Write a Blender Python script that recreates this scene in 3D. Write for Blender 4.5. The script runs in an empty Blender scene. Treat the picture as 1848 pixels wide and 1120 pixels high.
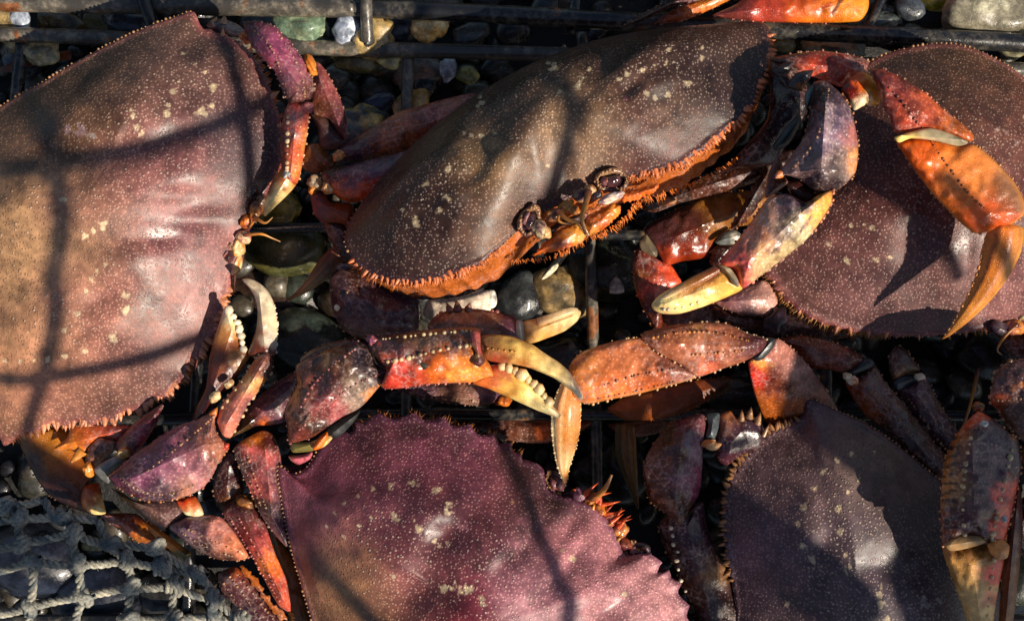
import bpy, math, random
import numpy as np
from mathutils import Vector

# ------------------------------------------------------------------ camera, sky, sun
S = 0.00025            # metres per layout unit
HC = 2000.0            # camera height in layout units
SUN_EL = math.radians(42)
SUN_AZ = math.radians(-32)      # direction TOWARDS the sun, from +x, counter-clockwise

sc = bpy.context.scene
cam_d = bpy.data.cameras.new("camera")
cam = bpy.data.objects.new("camera", cam_d)
sc.collection.objects.link(cam)
cam.location = (0, 0, HC * S)
cam.rotation_euler = (0, 0, 0)
cam_d.sensor_width = 36
cam_d.lens = 36 * HC / 1848.0
cam_d.clip_start = 0.01
cam_d.clip_end = 100
sc.camera = cam

world = bpy.data.worlds.new("World")
sc.world = world
world.use_nodes = True
wn = world.node_tree
sky = wn.nodes.new("ShaderNodeTexSky")
sky.sky_type = 'NISHITA'
sky.sun_disc = False
sky.sun_elevation = SUN_EL
sky.sun_rotation = math.pi / 2 - SUN_AZ
bg = wn.nodes["Background"]
bg.inputs[1].default_value = 0.062
wn.links.new(sky.outputs[0], bg.inputs[0])

sun_d = bpy.data.lights.new("sun", 'SUN')
sun_d.energy = 5.0
sun_d.angle = math.radians(0.55)
sun_d.color = (1.0, 0.89, 0.74)
sun = bpy.data.objects.new("sun", sun_d)
sc.collection.objects.link(sun)
SUNV = Vector((math.cos(SUN_EL) * math.cos(SUN_AZ), math.cos(SUN_EL) * math.sin(SUN_AZ), math.sin(SUN_EL)))
sun.rotation_euler = SUNV.to_track_quat('Z', 'Y').to_euler()
sun.location = SUNV * 5

sc.view_settings.view_transform = 'Standard'
sc.view_settings.look = 'None'
sc.view_settings.gamma = 1
sc.view_settings.exposure = 0.22
sc.render.engine = 'CYCLES'

# ------------------------------------------------------------------ helpers
rnd = random.Random(7)
rng = np.random.default_rng(11)
col = sc.collection

def lin(c):
    c = np.asarray(c, float) / 255.0
    return np.where(c <= 0.04045, c / 12.92, ((c + 0.055) / 1.055) ** 2.4)

PAL = dict(
    maroon=(92, 46, 44), purple=(112, 62, 92), violet=(92, 66, 92), darkpurple=(62, 40, 52), plum=(84, 44, 60),
    pink=(196, 118, 112), rose=(170, 92, 92), red=(186, 62, 36), redorange=(206, 84, 34), orange=(226, 122, 34),
    amber=(214, 140, 52), ochre=(158, 102, 42), cream=(240, 214, 158), ivory=(246, 232, 200), tan=(176, 134, 92),
    brown=(104, 64, 40), darkbrown=(66, 42, 30), rust=(146, 72, 36), slate=(88, 70, 76), grey=(150, 150, 150),
    olive=(92, 82, 42), black=(22, 18, 18), white=(238, 232, 220), bluegrey=(74, 80, 88), mauve=(150, 110, 125))
def C(c):
    return lin(PAL[c]) if isinstance(c, str) else lin(c)

PERM = rng.permutation(4096).astype(np.int64)
RV = rng.random(4096)
def _h(i, j, k):
    return RV[PERM[(PERM[(PERM[i & 4095] + j) & 4095] + k) & 4095]]
def vnoise(p):
    i = np.floor(p).astype(np.int64); f = p - i; f = f * f * (3 - 2 * f)
    x, y, z = i[..., 0], i[..., 1], i[..., 2]; fx, fy, fz = f[..., 0], f[..., 1], f[..., 2]
    def L(a, b, t): return a + (b - a) * t
    return L(L(L(_h(x, y, z), _h(x + 1, y, z), fx), L(_h(x, y + 1, z), _h(x + 1, y + 1, z), fx), fy),
             L(L(_h(x, y, z + 1), _h(x + 1, y, z + 1), fx), L(_h(x, y + 1, z + 1), _h(x + 1, y + 1, z + 1), fx), fy), fz) * 2 - 1
def fbm(p, o=4):
    r = 0; a = 0.5; q = np.array(p, float)
    for _ in range(o):
        r = r + a * vnoise(q); q = q * 2.03 + 17.3; a *= 0.5
    return r

def W(x, y, z=0.0):
    """layout units (photo-like plan coordinates) -> metres at height z"""
    k = 1 - np.asarray(z, float) / HC
    x = (np.asarray(x, float) - 924) * S * k
    y = (560 - np.asarray(y, float)) * S * k
    return np.stack(np.broadcast_arrays(x, y, np.asarray(z, float) * S), -1)

def to_px(v):
    k = 1 - v[..., 2] / (HC * S)
    return v[..., 0] / (S * k) + 924, 560 - v[..., 1] / (S * k)

def mesh_obj(name, V, F, mat, parent=None, colr=None, extra=None, smooth=True):
    """V (n,3) in world metres, F list of index lists or array (m,3|4)"""
    org = np.zeros(3)
    if parent is not None:
        p = parent
        while p is not None:
            org = org + np.array(p.location); p = p.parent
    me = bpy.data.meshes.new(name)
    V = np.asarray(V, float)
    if parent is None:
        org = np.array([V[:, 0].mean(), V[:, 1].mean(), V[:, 2].min()])
    L = V - org
    groups = F if isinstance(F, list) and len(F) and isinstance(F[0], np.ndarray) else [np.asarray(F)]
    nv = len(L); tot = []; starts = []; cnt = 0; lt = []
    for g in groups:
        g = np.asarray(g, np.int32)
        if g.size == 0: continue
        k = g.shape[1]
        tot.append(g.ravel()); starts.append(np.arange(len(g)) * k + cnt); lt.append(np.full(len(g), k)); cnt += g.size
    tot = np.concatenate(tot).astype(np.int32); starts = np.concatenate(starts).astype(np.int32); lt = np.concatenate(lt).astype(np.int32)
    me.vertices.add(nv); me.vertices.foreach_set("co", L.astype(np.float32).ravel())
    me.loops.add(len(tot)); me.loops.foreach_set("vertex_index", tot)
    me.polygons.add(len(starts)); me.polygons.foreach_set("loop_start", starts); me.polygons.foreach_set("loop_total", lt)
    me.update(calc_edges=True); me.validate()
    if smooth: me.polygons.foreach_set("use_smooth", np.ones(len(me.polygons), bool))
    if colr is not None:
        a = me.attributes.new("Col", 'FLOAT_COLOR', 'POINT')
        c4 = np.ones((nv, 4), np.float32); c4[:, :3] = np.clip(colr, 0.001, 1)
        a.data.foreach_set("color", c4.ravel())
    for k, v in (extra or {}).items():
        a = me.attributes.new(k, 'FLOAT', 'POINT'); a.data.foreach_set("value", np.asarray(v, np.float32))
    me.materials.append(mat)
    o = bpy.data.objects.new(name, me)
    col.objects.link(o)
    if parent is None: o.location = org
    else: o.parent = parent
    return o

def empty(name, x, y, z, label, cat, group=None):
    o = bpy.data.objects.new(name, None); col.objects.link(o)
    o.empty_display_size = 0.02
    o.location = W(x, y, z)
    tag(o, label, cat, group)
    return o
def tag(o, label=None, cat=None, group=None, kind=None):
    if label: o["label"] = label
    if cat: o["category"] = cat
    if group: o["group"] = group
    if kind: o["kind"] = kind
    return o

def crom(P, n, closed=False):
    """Catmull-Rom through rows of P; returns (len,k) plus per-sample control index (float)"""
    P = np.asarray(P, float); m = len(P)
    if closed: idx = lambda i: P[i % m]; segs = m
    else: idx = lambda i: P[min(max(i, 0), m - 1)]; segs = m - 1
    out = []; ci = []
    t = np.linspace(0, 1, n, endpoint=False)[:, None]
    for i in range(segs):
        a, b, c, d = idx(i - 1), idx(i), idx(i + 1), idx(i + 2)
        out.append(0.5 * ((2 * b) + (-a + c) * t + (2 * a - 5 * b + 4 * c - d) * t ** 2 + (-a + 3 * b - 3 * c + d) * t ** 3))
        ci.append(i + t[:, 0])
    if not closed:
        out.append(P[-1:]); ci.append(np.array([m - 1.0]))
    return np.concatenate(out), np.concatenate(ci)

def resample(P, ci, n, closed=False, key=2):
    Q = np.vstack([P, P[:1]]) if closed else P
    c = np.append(ci, ci[-1] + (ci[1] - ci[0])) if closed else ci
    d = np.concatenate([[0], np.cumsum(np.linalg.norm(np.diff(Q[:, :key], axis=0), axis=1))])
    s = np.linspace(0, d[-1], n, endpoint=not closed)
    return np.stack([np.interp(s, d, Q[:, k]) for k in range(Q.shape[1])], -1), np.interp(s, d, c), d[-1]

# tiny sphere template for tubercles
def _ball(nu=6, nvv=3):
    V = [(0, 0, 1)]; F = []
    for i in range(1, nvv + 1):
        th = math.pi * i / (nvv + 1)
        for j in range(nu):
            ph = 2 * math.pi * j / nu
            V.append((math.sin(th) * math.cos(ph), math.sin(th) * math.sin(ph), math.cos(th)))
    V.append((0, 0, -1)); n = len(V) - 1
    T = []
    for j in range(nu):
        T.append((0, 1 + j, 1 + (j + 1) % nu)); T.append((n, n - nu + (j + 1) % nu, n - nu + j))
    for i in range(nvv - 1):
        for j in range(nu):
            a = 1 + i * nu + j; b = 1 + i * nu + (j + 1) % nu
            T.append((a, a + nu, b)); T.append((b, a + nu, b + nu))
    return np.array(V), np.array(T)
BV, BF = _ball()
def balls(P, R):
    P = np.asarray(P); R = np.asarray(R, float)
    V = (P[:, None, :] + BV[None] * R[:, None, None]).reshape(-1, 3)
    F = (BF[None] + (np.arange(len(P)) * len(BV))[:, None, None]).reshape(-1, 3)
    return V, F
def cones(B, D, R, n=4, bend=None):
    """spikes: base centres B, tip vectors D, base radii R"""
    B = np.asarray(B); D = np.asarray(D); R = np.asarray(R, float)
    d = D / np.linalg.norm(D, axis=1, keepdims=True)
    up = np.where(np.abs(d[:, 2:3]) > 0.9, np.array([[1., 0, 0]]), np.array([[0, 0, 1.]]))
    a = np.cross(d, up); a /= np.linalg.norm(a, axis=1, keepdims=True); b = np.cross(d, a)
    rows = []
    for lev, rr in ((0.0, 1.0), (0.5, 0.6)):
        c = B + D * lev
        if bend is not None: c = c + bend * (lev * lev)
        for j in range(n):
            t = 2 * math.pi * j / n
            rows.append(c + (a * math.cos(t) + b * math.sin(t)) * (R * rr)[:, None])
    tip = B + D + (bend if bend is not None else 0)
    rows.append(tip)
    V = np.stack(rows, 1); k = V.shape[1]
    T = []
    for j in range(n):
        j2 = (j + 1) % n
        T += [(j, j2, n + j), (j2, n + j2, n + j), (n + j, n + j2, 2 * n)]
    F = (np.array(T)[None] + (np.arange(len(B)) * k)[:, None, None]).reshape(-1, 3)
    return V.reshape(-1, 3), F, k

# ------------------------------------------------------------------ materials
def nodes(name):
    m = bpy.data.materials.new(name); m.use_nodes = True
    nt = m.node_tree; b = nt.nodes["Principled BSDF"]
    def N(t, **kw):
        n = nt.nodes.new(t)
        for k, v in kw.items():
            if hasattr(n, k): setattr(n, k, v)
            else: n.inputs[k.replace('_', ' ')].default_value = v
        return n
    def Lk(a, b2): nt.links.new(a, b2)
    return m, nt, b, N, Lk
def mix(N, Lk, fac, a, b, mode='MIX'):
    n = N("ShaderNodeMix", data_type='RGBA', blend_type=mode)
    for sock, v in ((n.inputs[0], fac), (n.inputs[6], a), (n.inputs[7], b)):
        if hasattr(v, 'is_output') or hasattr(v, 'links'): Lk(v, sock)
        elif isinstance(v, (int, float)): sock.default_value = v
        else: sock.default_value = (*v, 1)
    return n.outputs[2]
def ramp(N, Lk, src, lo, hi, a=0.0, b=1.0):
    n = N("ShaderNodeMapRange"); Lk(src, n.inputs[0])
    n.interpolation_type = 'SMOOTHSTEP'
    n.inputs[1].default_value = lo; n.inputs[2].default_value = hi; n.inputs[3].default_value = a; n.inputs[4].default_value = b
    return n.outputs[0]
def math_(N, Lk, op, a, b=None):
    n = N("ShaderNodeMath", operation=op)
    for i, v in enumerate((a, b)):
        if v is None: continue
        if isinstance(v, (int, float)): n.inputs[i].default_value = v
        else: Lk(v, n.inputs[i])
    return n.outputs[0]

def shell_material(name, fine=520, coarse=300, gran=0.55, rough=0.36, coat=0.25, dots=True, spec=0.5, retic=0.0, speck=0.0, bumpd=0.0006, var=0.8):
    m, nt, b, N, Lk = nodes(name)
    co = N("ShaderNodeTexCoord").outputs['Object']
    at = N("ShaderNodeAttribute", attribute_name="Col").outputs['Color']
    nz = N("ShaderNodeTexNoise", Scale=420.0, Detail=6.0, Roughness=0.65); Lk(co, nz.inputs['Vector'])
    nb = N("ShaderNodeTexNoise", Scale=75.0, Detail=6.0, Roughness=0.65); Lk(co, nb.inputs['Vector'])
    c1 = mix(N, Lk, 0.75 * var, at, mix(N, Lk, ramp(N, Lk, nz.outputs[0], 0.3, 0.7), (0.5, 0.45, 0.45), (1.5, 1.45, 1.4)), 'MULTIPLY')
    c1 = mix(N, Lk, var, c1, mix(N, Lk, ramp(N, Lk, nb.outputs[0], 0.32, 0.68), (0.5, 0.46, 0.5), (1.45, 1.4, 1.32)), 'MULTIPLY')
    if retic:
        # network of pale lines over darker cells, as on claws
        vr = N("ShaderNodeTexVoronoi", Scale=300.0, Randomness=0.9); vr.feature = 'DISTANCE_TO_EDGE'; Lk(co, vr.inputs['Vector'])
        rm = ramp(N, Lk, vr.outputs['Distance'], 0.03, 0.16, 1, 0)
        rk = math_(N, Lk, 'MULTIPLY', rm, ramp(N, Lk, nb.outputs[0], 0.46, 0.62, 0, retic))
        c1 = mix(N, Lk, rk, c1, mix(N, Lk, 0.5, c1, (0.55, 0.38, 0.34)))
    if speck:
        vs = N("ShaderNodeTexVoronoi", Scale=380.0, Randomness=1.0); Lk(co, vs.inputs['Vector'])
        ss = N("ShaderNodeSeparateColor"); Lk(vs.outputs['Color'], ss.inputs[0])
        sk = math_(N, Lk, 'MULTIPLY', ramp(N, Lk, vs.outputs['Distance'], 0.12, 0.28, 1, 0), math_(N, Lk, 'LESS_THAN', ss.outputs[0], 0.35))
        c1 = mix(N, Lk, math_(N, Lk, 'MULTIPLY', sk, speck), c1, mix(N, Lk, 0.75, c1, (0.05, 0.012, 0.008)))
    vf = N("ShaderNodeTexVoronoi", Scale=float(fine), Randomness=0.8); Lk(co, vf.inputs['Vector'])
    fm = ramp(N, Lk, vf.outputs['Distance'], 0.15, 0.40, 1, 0)
    gap = ramp(N, Lk, vf.outputs['Distance'], 0.30, 0.62)
    gk = math_(N, Lk, 'MULTIPLY', fm, ramp(N, Lk, nb.outputs[0], 0.35, 0.6, gran * 0.55, gran))
    c2 = mix(N, Lk, gk, c1, mix(N, Lk, 0.55, mix(N, Lk, 1.0, c1, (2.2, 2.0, 1.9), 'MULTIPLY'), (0.56, 0.40, 0.31)))
    c2 = mix(N, Lk, math_(N, Lk, 'MULTIPLY', gap, gran), c2, mix(N, Lk, 1.0, c2, (0.55, 0.5, 0.52), 'MULTIPLY'))
    h = math_(N, Lk, 'MULTIPLY', fm, 0.45 if dots else 0.22)
    if dots:
        tub = N("ShaderNodeAttribute", attribute_name="tub").outputs['Fac']
        por = N("ShaderNodeAttribute", attribute_name="pore").outputs['Fac']
        # porous fields: pale ground with dark pits
        pc = mix(N, Lk, math_(N, Lk, 'MULTIPLY', fm, 0.7), mix(N, Lk, 1.0, c1, (1.25, 1.2, 1.18), 'MULTIPLY'), mix(N, Lk, 1.0, c1, (0.46, 0.36, 0.34), 'MULTIPLY'))
        c2 = mix(N, Lk, por, c2, pc)
        vc = N("ShaderNodeTexVoronoi", Scale=float(coarse), Randomness=0.75); Lk(co, vc.inputs['Vector'])
        cm = ramp(N, Lk, vc.outputs['Distance'], 0.12, 0.28, 1, 0)
        sel = N("ShaderNodeSeparateColor"); Lk(vc.outputs['Color'], sel.inputs[0])
        th = math_(N, Lk, 'LESS_THAN', sel.outputs[0], tub)
        cm = math_(N, Lk, 'MULTIPLY', cm, th)
        c2 = mix(N, Lk, math_(N, Lk, 'MULTIPLY', cm, ramp(N, Lk, tub, 0.05, 0.6, 0.22, 0.7)), c2, mix(N, Lk, 0.4, (0.74, 0.55, 0.42), at))
        h = math_(N, Lk, 'ADD', h, math_(N, Lk, 'MULTIPLY', cm, 1.0))
    h = math_(N, Lk, 'ADD', h, math_(N, Lk, 'MULTIPLY', nz.outputs[0], 0.45))
    h = math_(N, Lk, 'ADD', h, math_(N, Lk, 'MULTIPLY', nb.outputs[0], 0.8))
    bp = N("ShaderNodeBump", Strength=0.9, Distance=bumpd); Lk(h, bp.inputs['Height'])
    Lk(bp.outputs[0], b.inputs['Normal'])
    Lk(c2, b.inputs['Base Color'])
    Lk(ramp(N, Lk, nb.outputs[0], 0.3, 0.7, rough - 0.1, rough + 0.18), b.inputs['Roughness'])
    b.inputs['Specular IOR Level'].default_value = spec
    b.inputs['Coat Weight'].default_value = coat
    b.inputs['Coat Roughness'].default_value = 0.42 if dots else 0.22
    return m

M = {}
M['carapace'] = shell_material('carapace_shell', fine=760, coarse=440, gran=0.55, rough=0.40, coat=0.13, spec=0.48, bumpd=0.00034, var=0.55)
M['limb'] = shell_material('limb_shell', fine=640, gran=0.40, rough=0.30, coat=0.25, dots=False, retic=0.7, speck=0.5, bumpd=0.0004, var=0.4)
M['smooth'] = shell_material('smooth_shell', fine=1100, gran=0.16, rough=0.28, coat=0.15, dots=False, speck=0.3, bumpd=0.00035, var=0.32)

def membrane_mat():
    m, nt, b, N, Lk = nodes('joint_membrane')
    co = N("ShaderNodeTexCoord").outputs['Object']
    at = N("ShaderNodeAttribute", attribute_name="Col").outputs['Color']
    nz = N("ShaderNodeTexNoise", Scale=160.0, Detail=5.0); Lk(co, nz.inputs['Vector'])
    Lk(mix(N, Lk, 0.6, at, mix(N, Lk, nz.outputs[0], (0.4, 0.4, 0.42), (1.5, 1.5, 1.5)), 'MULTIPLY'), b.inputs['Base Color'])
    bp = N("ShaderNodeBump", Strength=0.4, Distance=0.0006); Lk(nz.outputs[0], bp.inputs['Height']); Lk(bp.outputs[0], b.inputs['Normal'])
    b.inputs['Roughness'].default_value = 0.34; b.inputs['Subsurface Weight'].default_value = 0.15
    b.inputs['Subsurface Radius'].default_value = (0.002, 0.001, 0.0007)
    return m
M['membrane'] = membrane_mat()

def hair_mat():
    m, nt, b, N, Lk = nodes('setae')
    at = N("ShaderNodeAttribute", attribute_name="Col").outputs['Color']
    Lk(at, b.inputs['Base Color']); b.inputs['Roughness'].default_value = 0.5
    b.inputs['Subsurface Weight'].default_value = 0.0
    b.inputs['Transmission Weight'].default_value = 0.0
    return m
M['hair'] = hair_mat()

def eye_mat():
    m, nt, b, N, Lk = nodes('eye_gloss')
    co = N("ShaderNodeTexCoord").outputs['Object']
    nz = N("ShaderNodeTexNoise", Scale=300.0, Detail=3.0); Lk(co, nz.inputs['Vector'])
    Lk(mix(N, Lk, ramp(N, Lk, nz.outputs[0], .35, .65), (0.02, 0.008, 0.01), (0.12, 0.045, 0.045)), b.inputs['Base Color'])
    b.inputs['Roughness'].default_value = 0.08; b.inputs['Coat Weight'].default_value = 0.6
    return m
M['eye'] = eye_mat()

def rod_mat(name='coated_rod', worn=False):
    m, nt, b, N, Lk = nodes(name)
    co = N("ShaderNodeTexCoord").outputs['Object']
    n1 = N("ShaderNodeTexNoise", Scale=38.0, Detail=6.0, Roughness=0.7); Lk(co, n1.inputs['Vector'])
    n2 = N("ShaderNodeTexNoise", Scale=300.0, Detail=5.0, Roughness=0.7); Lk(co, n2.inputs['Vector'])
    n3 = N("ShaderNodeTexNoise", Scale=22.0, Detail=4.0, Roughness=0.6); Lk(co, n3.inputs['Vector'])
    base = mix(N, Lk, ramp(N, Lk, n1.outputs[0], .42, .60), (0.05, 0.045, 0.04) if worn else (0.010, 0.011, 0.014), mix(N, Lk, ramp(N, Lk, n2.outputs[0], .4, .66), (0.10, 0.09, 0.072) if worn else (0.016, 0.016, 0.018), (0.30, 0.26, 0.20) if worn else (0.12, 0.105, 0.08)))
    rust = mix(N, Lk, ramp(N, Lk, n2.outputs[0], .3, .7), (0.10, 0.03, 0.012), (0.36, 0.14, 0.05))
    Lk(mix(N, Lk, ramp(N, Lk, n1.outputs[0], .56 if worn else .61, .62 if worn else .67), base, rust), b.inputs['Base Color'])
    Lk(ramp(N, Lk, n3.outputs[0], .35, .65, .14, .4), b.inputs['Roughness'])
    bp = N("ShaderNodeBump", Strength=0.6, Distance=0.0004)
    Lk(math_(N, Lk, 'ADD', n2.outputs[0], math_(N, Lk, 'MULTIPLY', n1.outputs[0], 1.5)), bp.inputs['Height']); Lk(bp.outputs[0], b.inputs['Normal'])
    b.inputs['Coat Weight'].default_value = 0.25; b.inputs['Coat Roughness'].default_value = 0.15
    return m
M['rod'] = rod_mat()
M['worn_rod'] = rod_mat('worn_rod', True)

def stone_mat():
    m, nt, b, N, Lk = nodes('wet_stone')
    co = N("ShaderNodeTexCoord").outputs['Object']
    at = N("ShaderNodeAttribute", attribute_name="Col").outputs['Color']
    n1 = N("ShaderNodeTexNoise", Scale=110.0, Detail=7.0, Roughness=0.68); Lk(co, n1.inputs['Vector'])
    n2 = N("ShaderNodeTexNoise", Scale=520.0, Detail=5.0, Roughness=0.7); Lk(co, n2.inputs['Vector'])
    c = mix(N, Lk, 0.85, at, mix(N, Lk, ramp(N, Lk, n1.outputs[0], .3, .7), (0.35, 0.34, 0.33), (1.6, 1.55, 1.5)), 'MULTIPLY')
    c = mix(N, Lk, 0.6, c, mix(N, Lk, ramp(N, Lk, n2.outputs[0], .35, .65), (0.55, 0.55, 0.55), (1.4, 1.4, 1.4)), 'MULTIPLY')
    Lk(c, b.inputs['Base Color'])
    Lk(ramp(N, Lk, n1.outputs[0], .3, .7, .15, .45), b.inputs['Roughness'])
    bp = N("ShaderNodeBump", Strength=0.6, Distance=0.0009); Lk(math_(N, Lk, 'ADD', n1.outputs[0], math_(N, Lk, 'MULTIPLY', n2.outputs[0], 0.4)), bp.inputs['Height']); Lk(bp.outputs[0], b.inputs['Normal'])
    b.inputs['Coat Weight'].default_value = 0.35; b.inputs['Coat Roughness'].default_value = 0.1
    return m
M['stone'] = stone_mat()

def rope_mat():
    m, nt, b, N, Lk = nodes('net_twine')
    co = N("ShaderNodeTexCoord").outputs['Object']
    at = N("ShaderNodeAttribute", attribute_name="Col").outputs['Color']
    n1 = N("ShaderNodeTexNoise", Scale=900.0, Detail=4.0, Roughness=0.7); Lk(co, n1.inputs['Vector'])
    n2 = N("ShaderNodeTexNoise", Scale=60.0, Detail=4.0); Lk(co, n2.inputs['Vector'])
    c = mix(N, Lk, 0.8, at, mix(N, Lk, ramp(N, Lk, n1.outputs[0], .3, .7), (0.4, 0.4, 0.4), (1.5, 1.5, 1.5)), 'MULTIPLY')
    c = mix(N, Lk, 0.6, c, mix(N, Lk, ramp(N, Lk, n2.outputs[0], .3, .7), (0.5, 0.52, 0.55), (1.4, 1.4, 1.35)), 'MULTIPLY')
    Lk(c, b.inputs['Base Color'])
    b.inputs['Roughness'].default_value = 0.75
    bp = N("ShaderNodeBump", Strength=0.8, Distance=0.0004); Lk(n1.outputs[0], bp.inputs['Height']); Lk(bp.outputs[0], b.inputs['Normal'])
    return m
M['rope'] = rope_mat()

def ground_mat():
    m, nt, b, N, Lk = nodes('wet_sand')
    co = N("ShaderNodeTexCoord").outputs['Object']
    n1 = N("ShaderNodeTexNoise", Scale=60.0, Detail=8.0, Roughness=0.7); Lk(co, n1.inputs['Vector'])
    Lk(mix(N, Lk, n1.outputs[0], (0.004, 0.004, 0.004), (0.022, 0.02, 0.018)), b.inputs['Base Color'])
    b.inputs['Roughness'].default_value = 0.5
    bp = N("ShaderNodeBump", Strength=0.8, Distance=0.003); Lk(n1.outputs[0], bp.inputs['Height']); Lk(bp.outputs[0], b.inputs['Normal'])
    return m
M['ground'] = ground_mat()

# ------------------------------------------------------------------ generic builders
def grid_faces(n, m, closed_m=True, off=0):
    i = np.arange(n - 1)[:, None]; j = np.arange(m if closed_m else m - 1)[None]
    a = i * m + j; b = i * m + (j + 1) % m
    return np.stack([a, b, b + m, a + m], -1).reshape(-1, 4) + off

def shape_cols(cols, s):
    if isinstance(cols, (str, tuple)): cols = [(0, cols)]
    k = np.array([c[0] for c in cols], float); v = np.array([C(c[1]) for c in cols])
    return np.stack([np.interp(s, k, v[:, i]) for i in range(3)], -1)

def seg(parent, name, pts, z, cols, th=0.55, tilt=0.0, lens=0.25, cl=None, cr=None, beads=(0, 0), bead_r=2.6, bead_gap=8.0,
        bead_col='tan', ridge=0.0, mat='limb', teeth=None, spines=None, n=34, mm=26, cap=0.10, lump=0.035, mot=0.25, top=None, stripes=None, roofk=0.5, flute=None, ring=True):
    """one limb segment: a flattened tapering shell along a centre line. pts (x,y,halfwidth), z one value or list.
    cl / cr: colour on the left / right side walking along the line; beads: rows of tubercles (left,right)"""
    P = np.asarray(pts, float)
    z = np.full(len(P), z, float) if np.isscalar(z) else np.interp(np.linspace(0, 1, len(P)), np.linspace(0, 1, len(z)), z)
    Q = np.column_stack([P, z])
    sm, ci = crom(Q, 14)
    sm, ci, Ltot = resample(sm, ci, n)
    s = np.linspace(0, 1, n)
    # denser rings at the ends so that they round off
    ss = 0.5 - 0.5 * np.cos(np.pi * s); ss = 0.55 * s + 0.45 * ss
    sm = np.stack([np.interp(ss, s, sm[:, k]) for k in range(4)], -1); s = ss
    w = np.maximum(sm[:, 2], 0.6)
    c0 = min(max(w[0], 1) / Ltot * 0.32, 0.2); c1 = min(max(w[-1], 1) / Ltot * 0.32, 0.2)
    f = np.sqrt(np.clip(1 - np.clip(1 - s / max(c0, 1e-3), 0, 1) ** 2, 0.0, 1)) * np.sqrt(np.clip(1 - np.clip(1 - (1 - s) / max(c1, 1e-3), 0, 1) ** 2, 0.0, 1))
    w = w * np.maximum(f, 0.03)
    cen = W(sm[:, 0], sm[:, 1], sm[:, 3])
    T = np.gradient(cen, axis=0); T /= np.linalg.norm(T, axis=1, keepdims=True) + 1e-12
    up = np.array([0, 0, 1.0])
    Sd = np.cross(T, up); Sd /= np.linalg.norm(Sd, axis=1, keepdims=True) + 1e-12     # right-hand side in the picture
    Nn = np.cross(Sd, T)
    ct, st = math.cos(tilt), math.sin(tilt)
    S2 = Sd * ct - Nn * st; N2 = Nn * ct + Sd * st
    kz = (1 - sm[:, 3] / HC) * S
    t = np.linspace(0, 2 * np.pi, mm, endpoint=False)
    cx = np.cos(t); rx0 = rng.uniform(-.35, .35)
    roof = np.where(cx > rx0, (1 - cx) / (1 - rx0), (1 + cx) / (1 + rx0))
    sz = np.sin(t) * np.abs(np.sin(t)) ** lens
    sz = np.where(np.sin(t) > 0, (1 - roofk) * sz + roofk * roof * 1.08, sz * 0.8)
    if ridge: sz = sz + ridge * np.exp(-((t - 1.9) / 0.22) ** 2) + ridge * 0.7 * np.exp(-((t - 1.0) / 0.2) ** 2)
    if flute: sz = sz * (1 + flute[0] * np.cos(cx * np.pi * 3.2 + .6))
    V = cen[:, None] + S2[:, None] * (cx[None] * (w * kz)[:, None])[..., None] + N2[:, None] * (sz[None] * (w * kz * th)[:, None])[..., None]
    ctr = cen[:, None]
    rel = V - ctr
    nz = fbm(V / S / 30.0 + 3.1, 3)
    V = ctr + rel * (1 + lump * 3.4 * nz[..., None])
    swell = 0.05 * np.exp(-((s - (1 - c1 * 2)) / 0.05) ** 2)
    V = ctr + (V - ctr) * (1 + swell[:, None, None])
    if teeth is not None:      # saw edge: (side, count, amplitude)
        for side, cnt, amp in teeth:
            wgt = np.clip(cx * side, 0, 1) ** 6
            saw = np.abs(((s * cnt) % 1.0) * 2 - 1)
            V = V + S2[:, None] * (wgt[None] * (saw * amp * S * side * np.minimum(f, 1))[:, None])[..., None]
    base = shape_cols(cols, s)[:, None] * np.ones((1, mm, 1))
    jit = fbm(V / S / 34.0 + 9.0, 4)
    if cl is not None:
        k = np.clip((-cx[None] + jit * 0.6 - 0.05) * 1.6, 0, 1)[..., None]; base = base * (1 - k) + C(cl) * k
    if cr is not None:
        k = np.clip((cx[None] + jit * 0.6 - 0.05) * 1.6, 0, 1)[..., None]; base = base * (1 - k) + C(cr) * k
    if flute:
        k = np.clip(np.cos(cx * np.pi * 3.2 + .6)[None] * .9 + jit * 1.2, 0, 1)[..., None] * .7; base = base * (1 - k) + C(flute[1]) * k
    if ring and P[-1, 2] > 7:
        k = (np.exp(-((1 - s) / 0.035) ** 2) * .55 + np.exp(-(s / 0.03) ** 2) * .4)[:, None, None]; base = base * (1 - k) + C('darkbrown') * k
    if stripes is not None:
        side, colr2, freq = stripes
        k = np.clip((cx[None] * side - 0.25) * 3, 0, 1) * np.clip(np.sin(s[:, None] * freq * 6.28 + jit * 7 + cx[None] * 2.0) * 2.5 + 0.1, 0, 1)
        base = base * (1 - k[..., None]) + C(colr2) * k[..., None]
    base = base * np.clip(1 + mot * 3.2 * jit[..., None], .25, 2)
    allV = [V.reshape(-1, 3)]; allC = [base.reshape(-1, 3)]
    F4 = grid_faces(n, mm)
    e0, e1 = len(allV[0]), len(allV[0]) + 1
    allV.append(np.stack([cen[0], cen[-1]])); allC.append(np.stack([base[0, 0], base[-1, 0]]))
    j = np.arange(mm); j2 = (j + 1) % mm
    F3 = [np.stack([np.full(mm, e0), j2, j], -1), np.stack([np.full(mm, e1), (n - 1) * mm + j, (n - 1) * mm + j2], -1)]
    off = e1 + 1
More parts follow.
